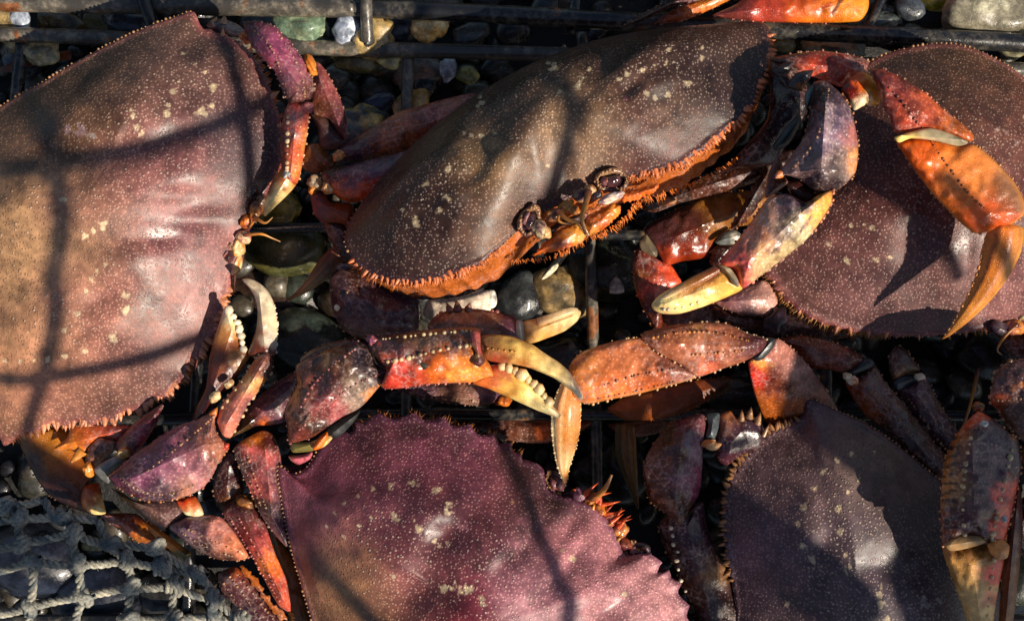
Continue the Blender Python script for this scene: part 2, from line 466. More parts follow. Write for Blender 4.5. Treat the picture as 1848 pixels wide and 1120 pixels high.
    for side, on in ((-1, beads[0]), (1, beads[1])):
        if not on: continue
        rows = [0.97] if on == 1 else ([0.97, 0.72] if on == 2 else [0.97, 0.6, 0.25])
        for rw in rows:
            cnt = max(int(Ltot / bead_gap), 3)
            sb = np.linspace(0.05, 0.95, cnt) + rng.uniform(-.45, .45, cnt) / cnt
            xx = rw * side
            tt = math.acos(max(-1, min(1, xx)))
            zz = np.interp(xx, cx[:mm // 2 + 1][::-1], sz[:mm // 2 + 1][::-1])
            g = lambda A: np.stack([np.interp(sb, s, A[:, k]) for k in range(3)], -1)
            wk = np.interp(sb, s, w * kz)
            Pb = g(cen) + g(S2) * (xx * wk)[:, None] + g(N2) * (zz * wk * th)[:, None]
            R = bead_r * S * rng.uniform(.5, 1.15, cnt) * (np.interp(sb, s, f) > .3)
            bv, bf = balls(Pb, R)
            allV.append(bv); F3.append(bf + off); off += len(bv)
            lc = np.stack([np.interp(sb, s, base[:, (mm // 2 if side < 0 else 0), k]) for k in range(3)], -1)
            allC.append(np.repeat((C(bead_col)[None] * .6 + lc * .6) * rng.uniform(.55, 1.2, cnt)[:, None], len(BV), 0))
    if ring and P[-1, 2] > 10 and (beads[0] or beads[1]):
        nb_ = max(5, int(P[-1, 2] * 2 / 5)); ii = np.argmin(np.abs(s - (1 - 1.2 * c1 - .02)))
        tb = np.linspace(.25, np.pi - .25, nb_)
        Pb = cen[ii] + S2[ii] * (np.cos(tb) * w[ii] * kz[ii] * 1.03)[:, None] + N2[ii] * (np.interp(tb, t, sz) * w[ii] * kz[ii] * th * 1.05)[:, None]
        bv, bf = balls(Pb, rng.uniform(1.4, 2.6, nb_) * S); allV.append(bv); F3.append(bf + off); off += len(bv)
        allC.append(np.repeat((C(bead_col)[None] * .6 + base[ii, 0] * .5) * rng.uniform(.6, 1.1, nb_)[:, None], len(BV), 0))
    if spines is not None:     # list of (s, side, length, colour)
        for (sp, side, ln, cc) in spines:
            g = lambda A: np.array([np.interp(sp, s, A[:, k]) for k in range(3)])
            wk = np.interp(sp, s, w * kz)
            b0 = g(cen) + g(S2) * side * wk * 0.85
            d = (g(S2) * side + g(N2) * 0.25 + g(T) * 0.35); d = d / np.linalg.norm(d) * ln * S
            cv, cf, k = cones(b0[None], d[None], [ln * 0.34 * S], n=7)
            allV.append(cv); F3.append(cf + off); off += len(cv); allC.append(np.repeat(C(cc)[None], len(cv), 0))
    return mesh_obj(name, np.concatenate(allV), [F4, np.concatenate(F3)], M[mat], parent, np.concatenate(allC))

def blob(parent, name, x, y, rx, ry, z, rz, ang=0.0, c1='cream', c2=None, mat='smooth', lump=0.10, res=(22, 15), freq=1.6):
    if name == 'joint':
        lump = max(lump, .34); freq = 1.9; z = z - 10; rz *= 1.1; rx *= .85; ry *= .85
    nu, nv = res
    th = np.linspace(0.02, np.pi - 0.02, nv); ph = np.linspace(0, 2 * np.pi, nu, endpoint=False)
    A, B = np.meshgrid(th, ph, indexing='ij')
    U = np.stack([np.sin(A) * np.cos(B), np.sin(A) * np.sin(B), np.cos(A)], -1)
    U = U * (1 + lump * 2 * fbm(U * freq + rng.uniform(0, 90, 3), 3)[..., None])
    ca, sa = math.cos(ang), math.sin(ang)
    lx, ly, lz = U[..., 0] * rx, U[..., 1] * ry, U[..., 2] * rz
    c = W(x, y, z); k = (1 - z / HC) * S
    V = np.stack([c[0] + (lx * ca - ly * sa) * k, c[1] - (lx * sa + ly * ca) * k, c[2] + lz * S], -1)
    q = np.clip(0.5 + fbm(U * 1.7 + rng.uniform(0, 50, 3), 3) * 1.6, 0, 1)[..., None]
    cc = C(c1) * (1 - q) + (C(c2) if c2 is not None else C(c1)) * q
    nvt = nv * nu
    VV = np.concatenate([V.reshape(-1, 3), V[:1].mean(1), V[-1:].mean(1)])
    CC = np.concatenate([cc.reshape(-1, 3), cc[:1].mean(1), cc[-1:].mean(1)])
    j = np.arange(nu); j2 = (j + 1) % nu
    F3 = np.concatenate([np.stack([np.full(nu, nvt), j, j2], -1), np.stack([np.full(nu, nvt + 1), (nv - 1) * nu + j2, (nv - 1) * nu + j], -1)])
    F4 = grid_faces(nv, nu)[:, ::-1]
    return mesh_obj(name, VV, [F4, F3], M[mat], parent, CC)

def tube(parent, name, pts, r, mat, cols='black', n=None, mm=12, wob=0.0):
    P = np.asarray(pts, float)                       # x,y,z
    sm, ci = crom(P, 10); n = n or max(12, len(sm))
    sm, ci, Lt = resample(sm, ci, n, key=3)
    cen = W(sm[:, 0], sm[:, 1], sm[:, 2])
    T = np.gradient(cen, axis=0); T /= np.linalg.norm(T, axis=1, keepdims=True)
    ref = np.where(np.abs(T[:, 2:3]) > 0.9, np.array([[1., 0, 0]]), np.array([[0, 0, 1.]]))
    A = np.cross(T, ref); A /= np.linalg.norm(A, axis=1, keepdims=True); B = np.cross(T, A)
    r = np.full(n, r, float) if np.isscalar(r) else np.interp(np.linspace(0, 1, n), np.linspace(0, 1, len(r)), r)
    t = np.linspace(0, 2 * np.pi, mm, endpoint=False)
    V = cen[:, None] + (A[:, None] * np.cos(t)[None, :, None] + B[:, None] * np.sin(t)[None, :, None]) * (r * S)[:, None, None]
    if wob: V = cen[:, None] + (V - cen[:, None]) * (1 + wob * fbm(V / S / 18.0, 3)[..., None])
    cc = shape_cols(cols, np.linspace(0, 1, n))[:, None] * np.ones((1, mm, 1))
    VV = np.concatenate([V.reshape(-1, 3), cen[:1], cen[-1:]])
    CC = np.concatenate([cc.reshape(-1, 3), cc[0, :1], cc[-1, :1]])
    j = np.arange(mm); j2 = (j + 1) % mm
    F3 = np.concatenate([np.stack([np.full(mm, n * mm), j2, j], -1), np.stack([np.full(mm, n * mm + 1), (n - 1) * mm + j, (n - 1) * mm + j2], -1)])
    return mesh_obj(name, VV, [grid_faces(n, mm), F3], M[mat], parent, CC)

BUMPS = [(.2, .25, .13, .13, .09), (-.2, .25, .13, .13, .09), (0, .04, .13, .16, .07), (0, -.3, .14, .14, .08), (.5, 0, .2, .2, .10), (-.5, 0, .2, .2, .10),
         (.72, .1, .1, .12, .05), (-.72, .1, .1, .12, .05), (.28, -.06, .09, .18, -.10), (-.28, -.06, .09, .18, -.10), (.36, .2, .07, .08, -.08), (-.36, .2, .07, .08, -.08),
         (0, .42, .05, .1, -.07), (.1, .3, .04, .1, -.05), (-.1, .3, .04, .1, -.05), (.62, -.2, .12, .08, .06), (-.62, -.2, .12, .08, .06), (.5, .28, .1, .08, .06), (-.5, .28, .1, .08, .06)]
TUBS = [(.2, .22, .12), (-.2, .22, .12), (.45, .05, .14), (-.45, .05, .14), (0, .02, .12), (.62, .12, .10), (-.62, .12, .10), (.1, -.25, .10), (-.1, -.25, .10)]

def carapace(parent, rim, mid, Lv, Fv, z0, slope, dome, under, blobs, marks, teeth=(), beadsec=(), hairsec=(), spinesec=(), NR=120, NT=640, frac=2.3,
             under_col='orange', base='brown', tub_gain=1.0, pores=(), shade=1.0, rim_col='rose', hair_col='orange', hair_len=16, hair_n=260, bump_gain=1.0, spine_col='rose', rimtint=0.5, inset=0.14):
    """shell with its own outline (rim: x,y), plane height z0 at mid with slope (dz/dx, dz/dy), dome height; Lv,Fv: lateral and forward half vectors"""
    mid = np.array(mid, float); Lv = np.array(Lv, float); Fv = np.array(Fv, float)
    sm, ci = crom(np.asarray(rim, float), 20, True)
    R, ci, Lt = resample(sm, ci, NT, True)
    tang = np.roll(R, -1, 0) - np.roll(R, 1, 0); tang /= np.linalg.norm(tang, axis=1, keepdims=True)
    outn = np.stack([tang[:, 1], -tang[:, 0]], -1)
    if np.mean(np.sum(outn * (R - mid), 1)) < 0: outn = -outn
    tooth = np.zeros(NT)
    for (i0, i1, cnt, amp) in teeth:
        u = (ci - i0) / (i1 - i0); ok = (u >= 0) & (u <= 1)
        k = (u * cnt) % 1.0
        tri = np.where(k < 0.62, k / 0.62, (1 - k) / 0.38)
        tooth = np.where(ok, amp * (tri ** 1.4 - 0.25), tooth)
    tooth += 1.3 * fbm(np.column_stack([np.arange(NT) * 0.7, np.zeros(NT), np.zeros(NT)]), 2)
    zr = z0 + slope[0] * (R[:, 0] - mid[0]) + slope[1] * (R[:, 1] - mid[1])
    RP = W(R[:, 0], R[:, 1], zr); CP = W(mid[0], mid[1], z0)
    Nrm = np.array([-slope[0], slope[1], 1.0]); Nrm /= np.linalg.norm(Nrm)
    q = np.linspace(0, 1, NR); r = np.clip(1 - (1 - q) ** 1.35, 0.004, 1)
    ksz = int(70 / (Lt / NT)); ker = np.exp(-np.linspace(-2, 2, 2 * ksz + 1) ** 2); ker /= ker.sum()
    RS = np.stack([np.convolve(np.concatenate([RP[-ksz:, c], RP[:, c], RP[:ksz, c]]), ker, 'valid') for c in range(3)], -1)
    w2 = np.clip((r - 0.72) / 0.28, 0, 1) ** 2
    Vp = CP + r[:, None, None] * (RS - CP)[None] + w2[:, None, None] * (RP - RS)[None]
    # local shell coordinates
    flat = mid + r[:, None, None] * (R - mid)[None]
    Mi = np.linalg.inv(np.column_stack([Lv, Fv]))
    ab = (flat - mid) @ Mi.T
    a, b = ab[..., 0], ab[..., 1]
    prof = (1 - r ** frac)[:, None] * np.ones((1, NT))
    front = np.clip(b / 0.6, 0, 1)
    prof = prof * (1 - 0.10 * front)
    hb = np.zeros_like(a)
    for (ca, cb, sa, sb, am) in BUMPS:
        hb += am * np.exp(-((a - ca) / sa) ** 2 - ((b - cb) / sb) ** 2)
    fade = np.clip((1 - r) / 0.12, 0, 1)[:, None]
    hb = hb * fade * bump_gain + 0.05 * fbm(np.stack([a * 4, b * 4, a * 0 + parent.location[0] * 50], -1), 3) * fade
    V = Vp + Nrm * ((prof + hb) * dome * S)[..., None]
    wt = np.clip((r - 0.91) / 0.09, 0, 1) ** 1.6
    V[..., 0] += wt[:, None] * (tooth * outn[:, 0] * S)[None]; V[..., 1] -= wt[:, None] * (tooth * outn[:, 1] * S)[None]
    # turned-up lip
    V[..., 2] += (np.exp(-((r - 0.985) / 0.02) ** 2)[:, None] * 3 * S)
    # colours
    px, py = to_px(V)
    Wt = np.full(a.shape, 0.06)[..., None]; col0 = C(base) * Wt
    nzc = fbm(np.stack([px / 90, py / 90, px * 0 + 5], -1), 4)
    nzf = fbm(np.stack([px / 20, py / 20, px * 0 + 15], -1), 4)
    for (bx, by, br, bc) in blobs:
        d2 = ((px + nzc * 70 - bx) ** 2 + (py + nzf * 40 - by) ** 2) / br ** 2
        g = np.exp(-d2)[..., None]; col0 = col0 + C(bc) * g; Wt = Wt + g
    cc = col0 / Wt
    cc = cc * np.clip(1 + .62 * nzc[..., None] + 0.5 * nzf[..., None], .35, 1.8) * shade * .9
    rt = (np.clip((r - 0.955) / 0.04, 0, 1) * rimtint)[:, None, None]
    cc = cc * (1 - rt) + C(rim_col) * rt
    sp = fbm(np.stack([px / 6, py / 6, px * 0 + 31], -1), 2)
    for mk in marks:
        mx, my, mr = mk[:3]; mc = mk[3] if len(mk) > 3 else (222, 204, 164)
        d = np.hypot(px - mx, py - my) / mr
        g = np.clip((0.85 + sp * 1.2 - d) * 3.0, 0, 1)[..., None] * 0.72
        cc = cc * (1 - g) + C(mc) * g
    tub = np.zeros_like(a) + 0.10
    for (ta, tb, ts) in TUBS:
        tub += 0.75 * np.exp(-((a - ta) ** 2 + (b - tb) ** 2) / ts ** 2)
    tub *= np.clip((0.98 - r) / 0.1, 0.4, 1)[:, None]
    tub = np.clip(tub * tub_gain + 0.5 * nzc, 0, 1)
    por = np.zeros_like(a)
    for (bx, by, br) in pores:
        por = np.maximum(por, np.clip(1.5 * np.exp(-((px + nzc * 60 - bx) ** 2 + (py + nzf * 40 - by) ** 2) / br ** 2) - .15, 0, .9))
    # close the middle
    VV = np.concatenate([V.reshape(-1, 3), V[0].mean(0)[None]]); CCc = np.concatenate([cc.reshape(-1, 3), cc[0].mean(0)[None]])
    TT = np.append(tub.ravel(), tub[0].mean()); PO = np.append(por.ravel(), por[0].mean())
    j = np.arange(NT); j2 = (j + 1) % NT
    F4 = grid_faces(NR, NT)
    F3 = np.stack([np.full(NT, NR * NT), j2, j], -1)
    # orientation
    e1 = VV[F4[NT * (NR // 2), 1]] - VV[F4[NT * (NR // 2), 0]]; e2 = VV[F4[NT * (NR // 2), 3]] - VV[F4[NT * (NR // 2), 0]]
    if np.cross(e1, e2) @ Nrm < 0: F4 = F4[:, ::-1]; F3 = F3[:, ::-1]
    shell = mesh_obj('carapace', VV, [F4, F3], M['carapace'], parent, CCc, {'tub': TT, 'pore': PO})
    # underside
    st = NT // 2
    RPu = V[-1][::2]; k = 14
    qq = np.linspace(0, 1, k)
    rin = 1 - inset * qq - 0.75 * np.clip((qq - 0.55) / 0.45, 0, 1) ** 2 * (1 - inset)
    dn = under * np.sin(np.clip(qq / 0.75, 0, 1) * np.pi / 2)
    VU = CP + rin[:, None, None] * (RPu - CP)[None] - Nrm * (dn * S + 0.6 * S)[:, None, None]
    VU = VU + Nrm * (3.5 * S * fbm(VU / S / 22.0, 3) * (qq > 0.05)[:, None])[..., None]
    ju = fbm(VU / S / 40.0 + 3, 4)
    uc = C(under_col) * (1 + 0.9 * ju[..., None]); kk = np.clip(ju * 2.2 + 0.1, 0, 1)[..., None] * 0.55
    uc = uc * (1 - kk) + C('maroon') * kk
    FU = grid_faces(k, st)
    if np.cross(e1, e2) @ Nrm > 0: FU = FU[:, ::-1]
    mesh_obj('underside', VU.reshape(-1, 3), FU, M['limb'], parent, uc.reshape(-1, 3))
    def rimpos(c_idx):
        d = np.abs(ci - c_idx); return np.argmin(d)
    # beads along the smooth margin
    bp = []; 
    for (i0, i1, gap) in beadsec:
        ok = np.where((ci >= i0) & (ci <= i1))[0]
        if len(ok) < 2: continue
        step = max(1, int(round(gap / (Lt / NT)))); bp += [int(x_) for x_ in ok[::step] if rng.random() > .12]
    if bp:
        P = V[-1][bp] + Nrm * 1.5 * S
        bv, bf = balls(P, rng.uniform(1.0, 2.8, len(bp)) * S)
        o = mesh_obj('rim_tubercles', bv, bf, M['smooth'], parent, np.repeat(C('tan')[None] * rng.uniform(.5, 1.15, len(bp))[:, None], len(BV), 0)); o['kind'] = 'stuff'
    # setae
    hb_, hd_, hr_ = [], [], []
    for (i0, i1, n_) in hairsec:
        ok = np.where((ci >= i0) & (ci <= i1))[0]
        ids = rng.choice(ok, n_)
        for i in ids:
            jx = rng.uniform(0, 1)
            p = V[-1][i] * (1 - jx) + V[-1][(i + 1) % NT] * jx - Nrm * rng.uniform(0.5, 9) * S
            o = np.array([outn[i, 0], -outn[i, 1], 0.0])
            tg = np.array([tang[i, 0], -tang[i, 1], 0.0])
            d = o * rng.uniform(.6, 1.1) + tg * rng.normal(0, .35) - Nrm * rng.uniform(-.15, .6)
            d = d / np.linalg.norm(d) * hair_len * rng.uniform(.45, 1.25) * S
            hb_.append(p - o * 3 * S); hd_.append(d); hr_.append(rng.uniform(1.0, 1.9) * S)
    if hb_:
        cv, cf, k = cones(np.array(hb_), np.array(hd_), hr_, n=3)
        hc = np.repeat(C(hair_col)[None] * rng.uniform(.55, 1.35, len(hb_))[:, None], k, 0)
        o = mesh_obj('setae_fringe', cv, cf, M['hair'], parent, hc); o['kind'] = 'stuff'
    # spines on the toothed margin
    sb_, sd_, sr_ = [], [], []
    for (i0, i1, cnt, ln) in spinesec:
        for u in np.linspace(i0, i1, cnt):
            i = rimpos(u + rng.uniform(-.08, .08))
            o = np.array([outn[i, 0], -outn[i, 1], 0.0])
            tg = np.array([tang[i, 0], -tang[i, 1], 0.0])
            d = o + Nrm * 0.35 + tg * rng.normal(0, .2); L_ = ln * rng.uniform(.45, 1.4)
            sb_.append(V[-1][i] - o * 5 * S); sd_.append(d / np.linalg.norm(d) * (L_ + 5) * S); sr_.append(L_ * 0.46 * S)
    if sb_:
        cv, cf, k = cones(np.array(sb_), np.array(sd_), sr_, n=6)
        hc = np.repeat(C(spine_col)[None] * rng.uniform(.6, 1.2, len(sb_))[:, None], k, 0)
        o = mesh_obj('marginal_spines', cv, cf, M['smooth'], parent, hc); o['kind'] = 'stuff'
    return shell

def eye(parent, x, y, rx, ry, z, ang, ring=True):
    """socket rim with tubercles and a glossy stalked eye over a dark lump"""
    ca, sa = math.cos(ang), math.sin(ang)
    e = blob(parent, 'eye', x + 2, y + 2, rx * .60, ry * .60, z - 1, 12, ang, 'maroon', 'black', 'eye', lump=.16)
    blob(e, 'eye_stalk', x - rx * .35 * ca, y - rx * .35 * sa, rx * .42, ry * .5, z, 9, ang, 'mauve', 'rust', 'smooth', lump=.25)
    blob(e, 'socket_dark', x, y, rx * .98, ry * .98, z - 8, 8, ang, 'darkpurple', 'black', 'smooth', lump=.1)  # dark lump, its colour stands in for the shade inside the socket
    t = np.linspace(0, 2 * np.pi, 26, endpoint=False) if ring else np.linspace(1.9, 4.6, 16)
    ph = rng.uniform(0, 6)
    pts = [(x + rx * (1 + .09 * math.sin(2 * u + ph)) * math.cos(u) * ca - ry * math.sin(u) * sa, y + rx * math.cos(u) * sa + ry * (1 + .08 * math.sin(3 * u + ph)) * math.sin(u) * ca, z - 2 + 2.5 * math.sin(3 * u)) for u in t]
    if ring: pts.append(pts[0])
    o = tube(e, 'socket_rim', pts, 4.2, 'limb', [(0, 'brown'), (.3, 'plum'), (.6, 'tan'), (1, 'brown')], n=70, mm=8, wob=.7)
    P = np.array([W(a, b, c + 3.5) for a, b, c in pts])
    P2, _ = crom(P, 2, False)
    P2 = P2 + rng.normal(0, 1.2, P2.shape) * S
    bv, bf = balls(P2, rng.uniform(1.2, 2.5, len(P2)) * S)
    so = mesh_obj('socket_tubercles', bv, bf, M['smooth'], e, np.repeat(C('tan')[None] * rng.uniform(.6, 1.2, len(P2))[:, None], len(BV), 0)); so['kind'] = 'stuff'

def antenna(parent, pts, r=(3, 1), c=(('0', 'plum'),)):
    return tube(parent, 'antenna', pts, r, 'smooth', [(0, 'maroon'), (.5, 'amber'), (1, 'tan')], mm=7, wob=.3)


def hairline(parent, pts, z, n, ln, colr, out):
    """row of setae along a line; out = direction (dx, dy image-down)"""
    P, _ = crom(np.array(pts, float), 12); u = rng.uniform(0, len(P) - 1.01, n); i = u.astype(int)
    q = P[i] * (1 - u + i)[:, None] + P[i + 1] * (u - i)[:, None]
    B = W(q[:, 0] + rng.normal(0, 2, n), q[:, 1] + rng.normal(0, 2, n), z + rng.normal(0, 4, n))
    d = np.column_stack([np.full(n, out[0]), np.full(n, -out[1]), np.zeros(n)]) + rng.normal(0, .35, (n, 3))
    d = d / np.linalg.norm(d, axis=1, keepdims=True) * (rng.uniform(.5, 1.3, n) * ln * S)[:, None]
    cv, cf, k = cones(B, d, rng.uniform(.9, 1.7, n) * S, n=3)
    o = mesh_obj('setae_fringe', cv, cf, M['hair'], parent, np.repeat(C(colr)[None] * rng.uniform(.5, 1.4, n)[:, None], k, 0)); o['kind'] = 'stuff'
    return o


def plate(parent, name, poly, z, cols, th=20, axis=None, zl=None, rim=None, rows=(), spines=(), jag=0.0, mat='limb', NR=16, crease=0.45, marks=(), rim_col='tan', lump=1.0, rim_r=2.2, rim_gap=7.0, row_r=2.4, row_col='tan', under=0.7, skew=0.0, edge=None):
    """limb segment from its own outline: crest along a medial line, crisp margin with tubercles, rounded underside.
    cols: (x,y,radius,colour) patches; zl: two points (x,y,z) that give the tilt; rim: list of (from,to) outline indices that carry tubercles"""
    P = np.array(poly, float); m = len(P)
    sm, ci = crom(P, 10, True)
    li = np.concatenate([P[i] + (P[(i + 1) % m] - P[i]) * np.linspace(0, 1, 10, endpoint=False)[:, None] for i in range(m)])
    sm = .62 * sm + .38 * li
    per = np.linalg.norm(np.diff(np.vstack([sm, sm[:1]]), axis=0), axis=1).sum()
    NT = int(np.clip(per / 4.2, 60, 170))
    R, ci, Lt = resample(sm, ci, NT, True)
    tang = np.roll(R, -1, 0) - np.roll(R, 1, 0); tang /= np.linalg.norm(tang, axis=1, keepdims=True) + 1e-9
    outn = np.stack([tang[:, 1], -tang[:, 0]], -1)
    area = .5 * np.sum(R[:, 0] * np.roll(R[:, 1], -1) - np.roll(R[:, 0], -1) * R[:, 1])
    if area < 0: outn = -outn
    R = R + outn * (jag * rng.normal(0, 1, NT))[:, None]
    cen = R.mean(0)
    if axis is None:
        u, sv, vt = np.linalg.svd(R - cen, full_matrices=False); d = vt[0]
        pr = (R - cen) @ d; lo, hi = pr.min(), pr.max(); wd = np.abs((R - cen) @ vt[1]).max()
        lo = min(lo + wd * .8, -1e-3); hi = max(hi - wd * .8, 1e-3)
        A, B = cen + d * lo, cen + d * hi
    else: A, B = np.array(axis[0], float), np.array(axis[1], float)
    d = B - A; tt = np.clip(((R - A) @ d) / (d @ d + 1e-9), 0, 1)
    base = A + d * tt[:, None]
    q = np.linspace(0, 1, NR); r = 1 - (1 - q) ** 1.25
    XY = base[None] + r[:, None, None] * (R - base)[None]
    h = th * ((1 - crease) * np.sqrt(np.clip(1 - r ** 2.3, 0, 1)) + crease * (1 - r))
    if zl is None: Z0 = np.full(XY.shape[:2], float(z))
    else:
        a, b = np.array(zl[0], float), np.array(zl[1], float); dd = b[:2] - a[:2]
        k = np.clip(((XY - a[:2]) @ dd) / (dd @ dd), -.3, 1.3); Z0 = a[2] + (b[2] - a[2]) * k
    if skew: Z0 = Z0 + skew * ((XY - cen) @ np.array([outn[0, 0] * 0 + .84, .54]))
    wob = fbm(np.concatenate([XY / 26.0, np.full(XY.shape[:2] + (1,), z / 7.0 + cen[0])], -1), 4)
    ZT = Z0 + h[:, None] + wob * th * .28 * lump * np.clip((1 - r) * 5, 0, 1)[:, None]
    VT = W(XY[..., 0], XY[..., 1], ZT)
    kb = 7; rb = np.linspace(1, 0, kb + 1)[1:]
    XB = base[None] + rb[:, None, None] * (R - base)[None]
    ZB = Z0[-1][None] - under * th * np.sqrt(np.clip(1 - rb ** 2, 0, 1))[:, None]
    VB = W(XB[..., 0], XB[..., 1], ZB)
    V = np.concatenate([VT.reshape(-1, 3), VB.reshape(-1, 3)])
    F = grid_faces(NR + kb, NT)
    if area < 0: F = F[:, ::-1]
    # colour patches
    px = np.concatenate([XY[..., 0].ravel(), XB[..., 0].ravel()]); py = np.concatenate([XY[..., 1].ravel(), XB[..., 1].ravel()])
    n1 = fbm(np.stack([px / 28, py / 28, px * 0 + z], -1), 4); n2 = fbm(np.stack([px / 9, py / 9, px * 0 + 7 + z], -1), 3)
    Wt = np.full((len(px), 1), .0004); cc = np.tile(C(cols[0][3]) * .0004, (len(px), 1))
    for (bx, by, br, bc) in cols:
        g = np.exp(-((px + n1 * 26 + n2 * 10 - bx) ** 2 + (py + n2 * 14 - n1 * 18 - by) ** 2) / br ** 2)[:, None]
        cc = cc + C(bc) * g; Wt = Wt + g
    cc = cc / Wt
    for (mx, my, ma, mb, man, mc) in marks:      # elongated colour marks
        ca, sa = math.cos(man), math.sin(man); dx, dy = px - mx, py - my
        dq = np.hypot((dx * ca + dy * sa) / ma, (-dx * sa + dy * ca) / mb)
        g = np.clip((1 + n2 * .9 - dq) * 2.5, 0, 1)[:, None]; cc = cc * (1 - g) + C(mc) * g
    cc = np.clip(cc * np.array([1.06, .97, .82]), 1e-4, 1) ** 1.14 * 1.04
    kn = .5 if mat == 'smooth' else .75
    cc = cc * np.clip(1 + kn * n1 + kn * .8 * n2, .3, 2)[:, None]
    if edge is not None:
        ee = np.concatenate([np.repeat(np.clip((r - .86) / .12, 0, 1), NT), np.zeros(kb * NT)])[:, None] * .75; cc = cc * (1 - ee) + C(edge) * ee
    allV, allC, F3, off = [V], [cc], [], len(V)
    def add(v, f, c):
        nonlocal off
        allV.append(v); F3.append(f + off); off += len(v); allC.append(c)
    for (i0, i1) in (rim or ()):
        ok = np.where(((ci >= i0) & (ci <= i1)) if i0 <= i1 else ((ci >= i0) | (ci <= i1)))[0]
        step = max(1, int(round(rim_gap / (Lt / NT))))
        ids = ok[::step]; ids = ids[rng.random(len(ids)) > .14]; ids = ok[np.clip(np.searchsorted(ok, ids) + rng.integers(-1, 2, len(ids)), 0, len(ok) - 1)]
        if not len(ids): continue
        n = len(ids); Pb = VT[-1][ids] + rng.normal(0, .6, (n, 3)) * S + np.array([0, 0, 1.0]) * S
        bv, bf = balls(Pb, rim_r * rng.uniform(.35, 1.3, n) * S)
        add(bv, bf, np.repeat((C(rim_col)[None] * .65 + cc[(NR - 1) * NT + ids] * .45) * rng.uniform(.55, 1.15, n)[:, None], len(BV), 0))
    fx, fy = XY[..., 0].ravel(), XY[..., 1].ravel(); fv = VT.reshape(-1, 3)
    for row in rows:
        pts, gap = (row, 8.0) if not isinstance(row, dict) else (row['p'], row['g'])
        rs_ = row_r if not isinstance(row, dict) else row.get('r', row_r)
        Q, _ = crom(np.array(pts, float), 14); L_ = np.linalg.norm(np.diff(Q, axis=0), axis=1).sum(); n = max(3, int(L_ / gap))
        u = np.linspace(0, len(Q) - 1, n) ; u = np.clip(u + rng.uniform(-.8, .8, n), 0, len(Q) - 1.001); i = u.astype(int)
        q2 = Q[i] * (1 - u + i)[:, None] + Q[np.minimum(i + 1, len(Q) - 1)] * (u - i)[:, None]
        ids = [int(np.argmin((fx - a) ** 2 + (fy - b) ** 2)) for a, b in q2]
        zz = fv[ids, 2] / S; Pb = W(q2[:, 0], q2[:, 1], zz)
        bv, bf = balls(Pb, rs_ * rng.uniform(.5, 1.25, n) * S)
        add(bv, bf, np.repeat((C(row_col)[None] * .75 + cc[ids] * .3) * rng.uniform(.55, 1.15, n)[:, None], len(BV), 0))
    for (bx, by, tx_, ty_, zz, ww, c_) in spines:
        b0 = W(bx, by, zz); t0 = W(tx_, ty_, zz + 6)
        cv, cf, k = cones(b0[None], (t0 - b0)[None], [ww * S], n=8); add(cv, cf, np.repeat(C(c_)[None], len(cv), 0))
    return mesh_obj(name, np.concatenate(allV), [F] + ([np.concatenate(F3)] if F3 else []), M[mat], parent, np.concatenate(allC))

def nubs(parent, name, pts, z, r, c, elong=1.0):
    """blunt uneven teeth grown along a finger edge"""
    V, F, CC, off = [], [], [], 0
    for (x, y) in pts:
        rr = r * rng.uniform(.65, 1.2); v = BV * np.array([rr * rng.uniform(.9, 1.3), rr * rng.uniform(.9, 1.3), rr * 1.1]); v = v * (1 + .3 * fbm(v / 3.0 + x, 2)[:, None])
        V.append(v * S + W(x, y, z)); F.append(BF + off); off += len(v); CC.append(np.repeat(C(c)[None] * rng.uniform(.75, 1.1), len(v), 0))
    o = mesh_obj(name, np.concatenate(V), np.concatenate(F), M['smooth'], parent, np.concatenate(CC)); o['kind'] = 'stuff'
    return o
BV, BF = _ball(7, 4)

# ------------------------------------------------------------------ beach
def plane(name, half, z, mat):
    V = np.array([(-half, -half, z), (half, -half, z), (half, half, z), (-half, half, z)]); 
    o = mesh_obj(name, V, np.array([[0, 1, 2, 3]]), mat, None, smooth=False)
    return o
tag(plane('ground', 30, -190 * S, M['ground']), kind='structure')

def ico(sub):
    import bmesh
    bm = bmesh.new(); bmesh.ops.create_icosphere(bm, subdivisions=sub, radius=1)
    V = np.array([v.co[:] for v in bm.verts]); F = np.array([[v.index for v in f.verts] for f in bm.faces]); bm.free()
    return V, F
ICO3, ICOF3 = ico(3); ICO4, ICOF4 = ico(4); ICO2, ICOF2 = ico(2)

def stone_shape(U, rx, ry, rz, ang, seed, lump, angular=0.25):
    off = np.array([seed * 7.7, seed * 3.1, seed * 1.7])
    d = 1 + lump * 1.6 * fbm(U * 1.2 + off, 4)
    # facets: clip with a few random planes
    r = np.random.default_rng(int(seed * 13) + 5)
    for _ in range(7):
        n = r.normal(size=3); n /= np.linalg.norm(n)
        dd = U @ n; lim = r.uniform(.72, .98)
        k = np.where(dd > 0, np.clip(lim / np.maximum(dd, 1e-3), 0, 1), 1)
        d = d * (1 - angular + angular * np.minimum(k, 1))
    P = U * d[:, None]
    ca, sa = math.cos(ang), math.sin(ang)
    x, y, zz = P[:, 0] * rx, P[:, 1] * ry, P[:, 2] * rz
    return np.stack([x * ca - y * sa, -(x * sa + y * ca), zz], -1)

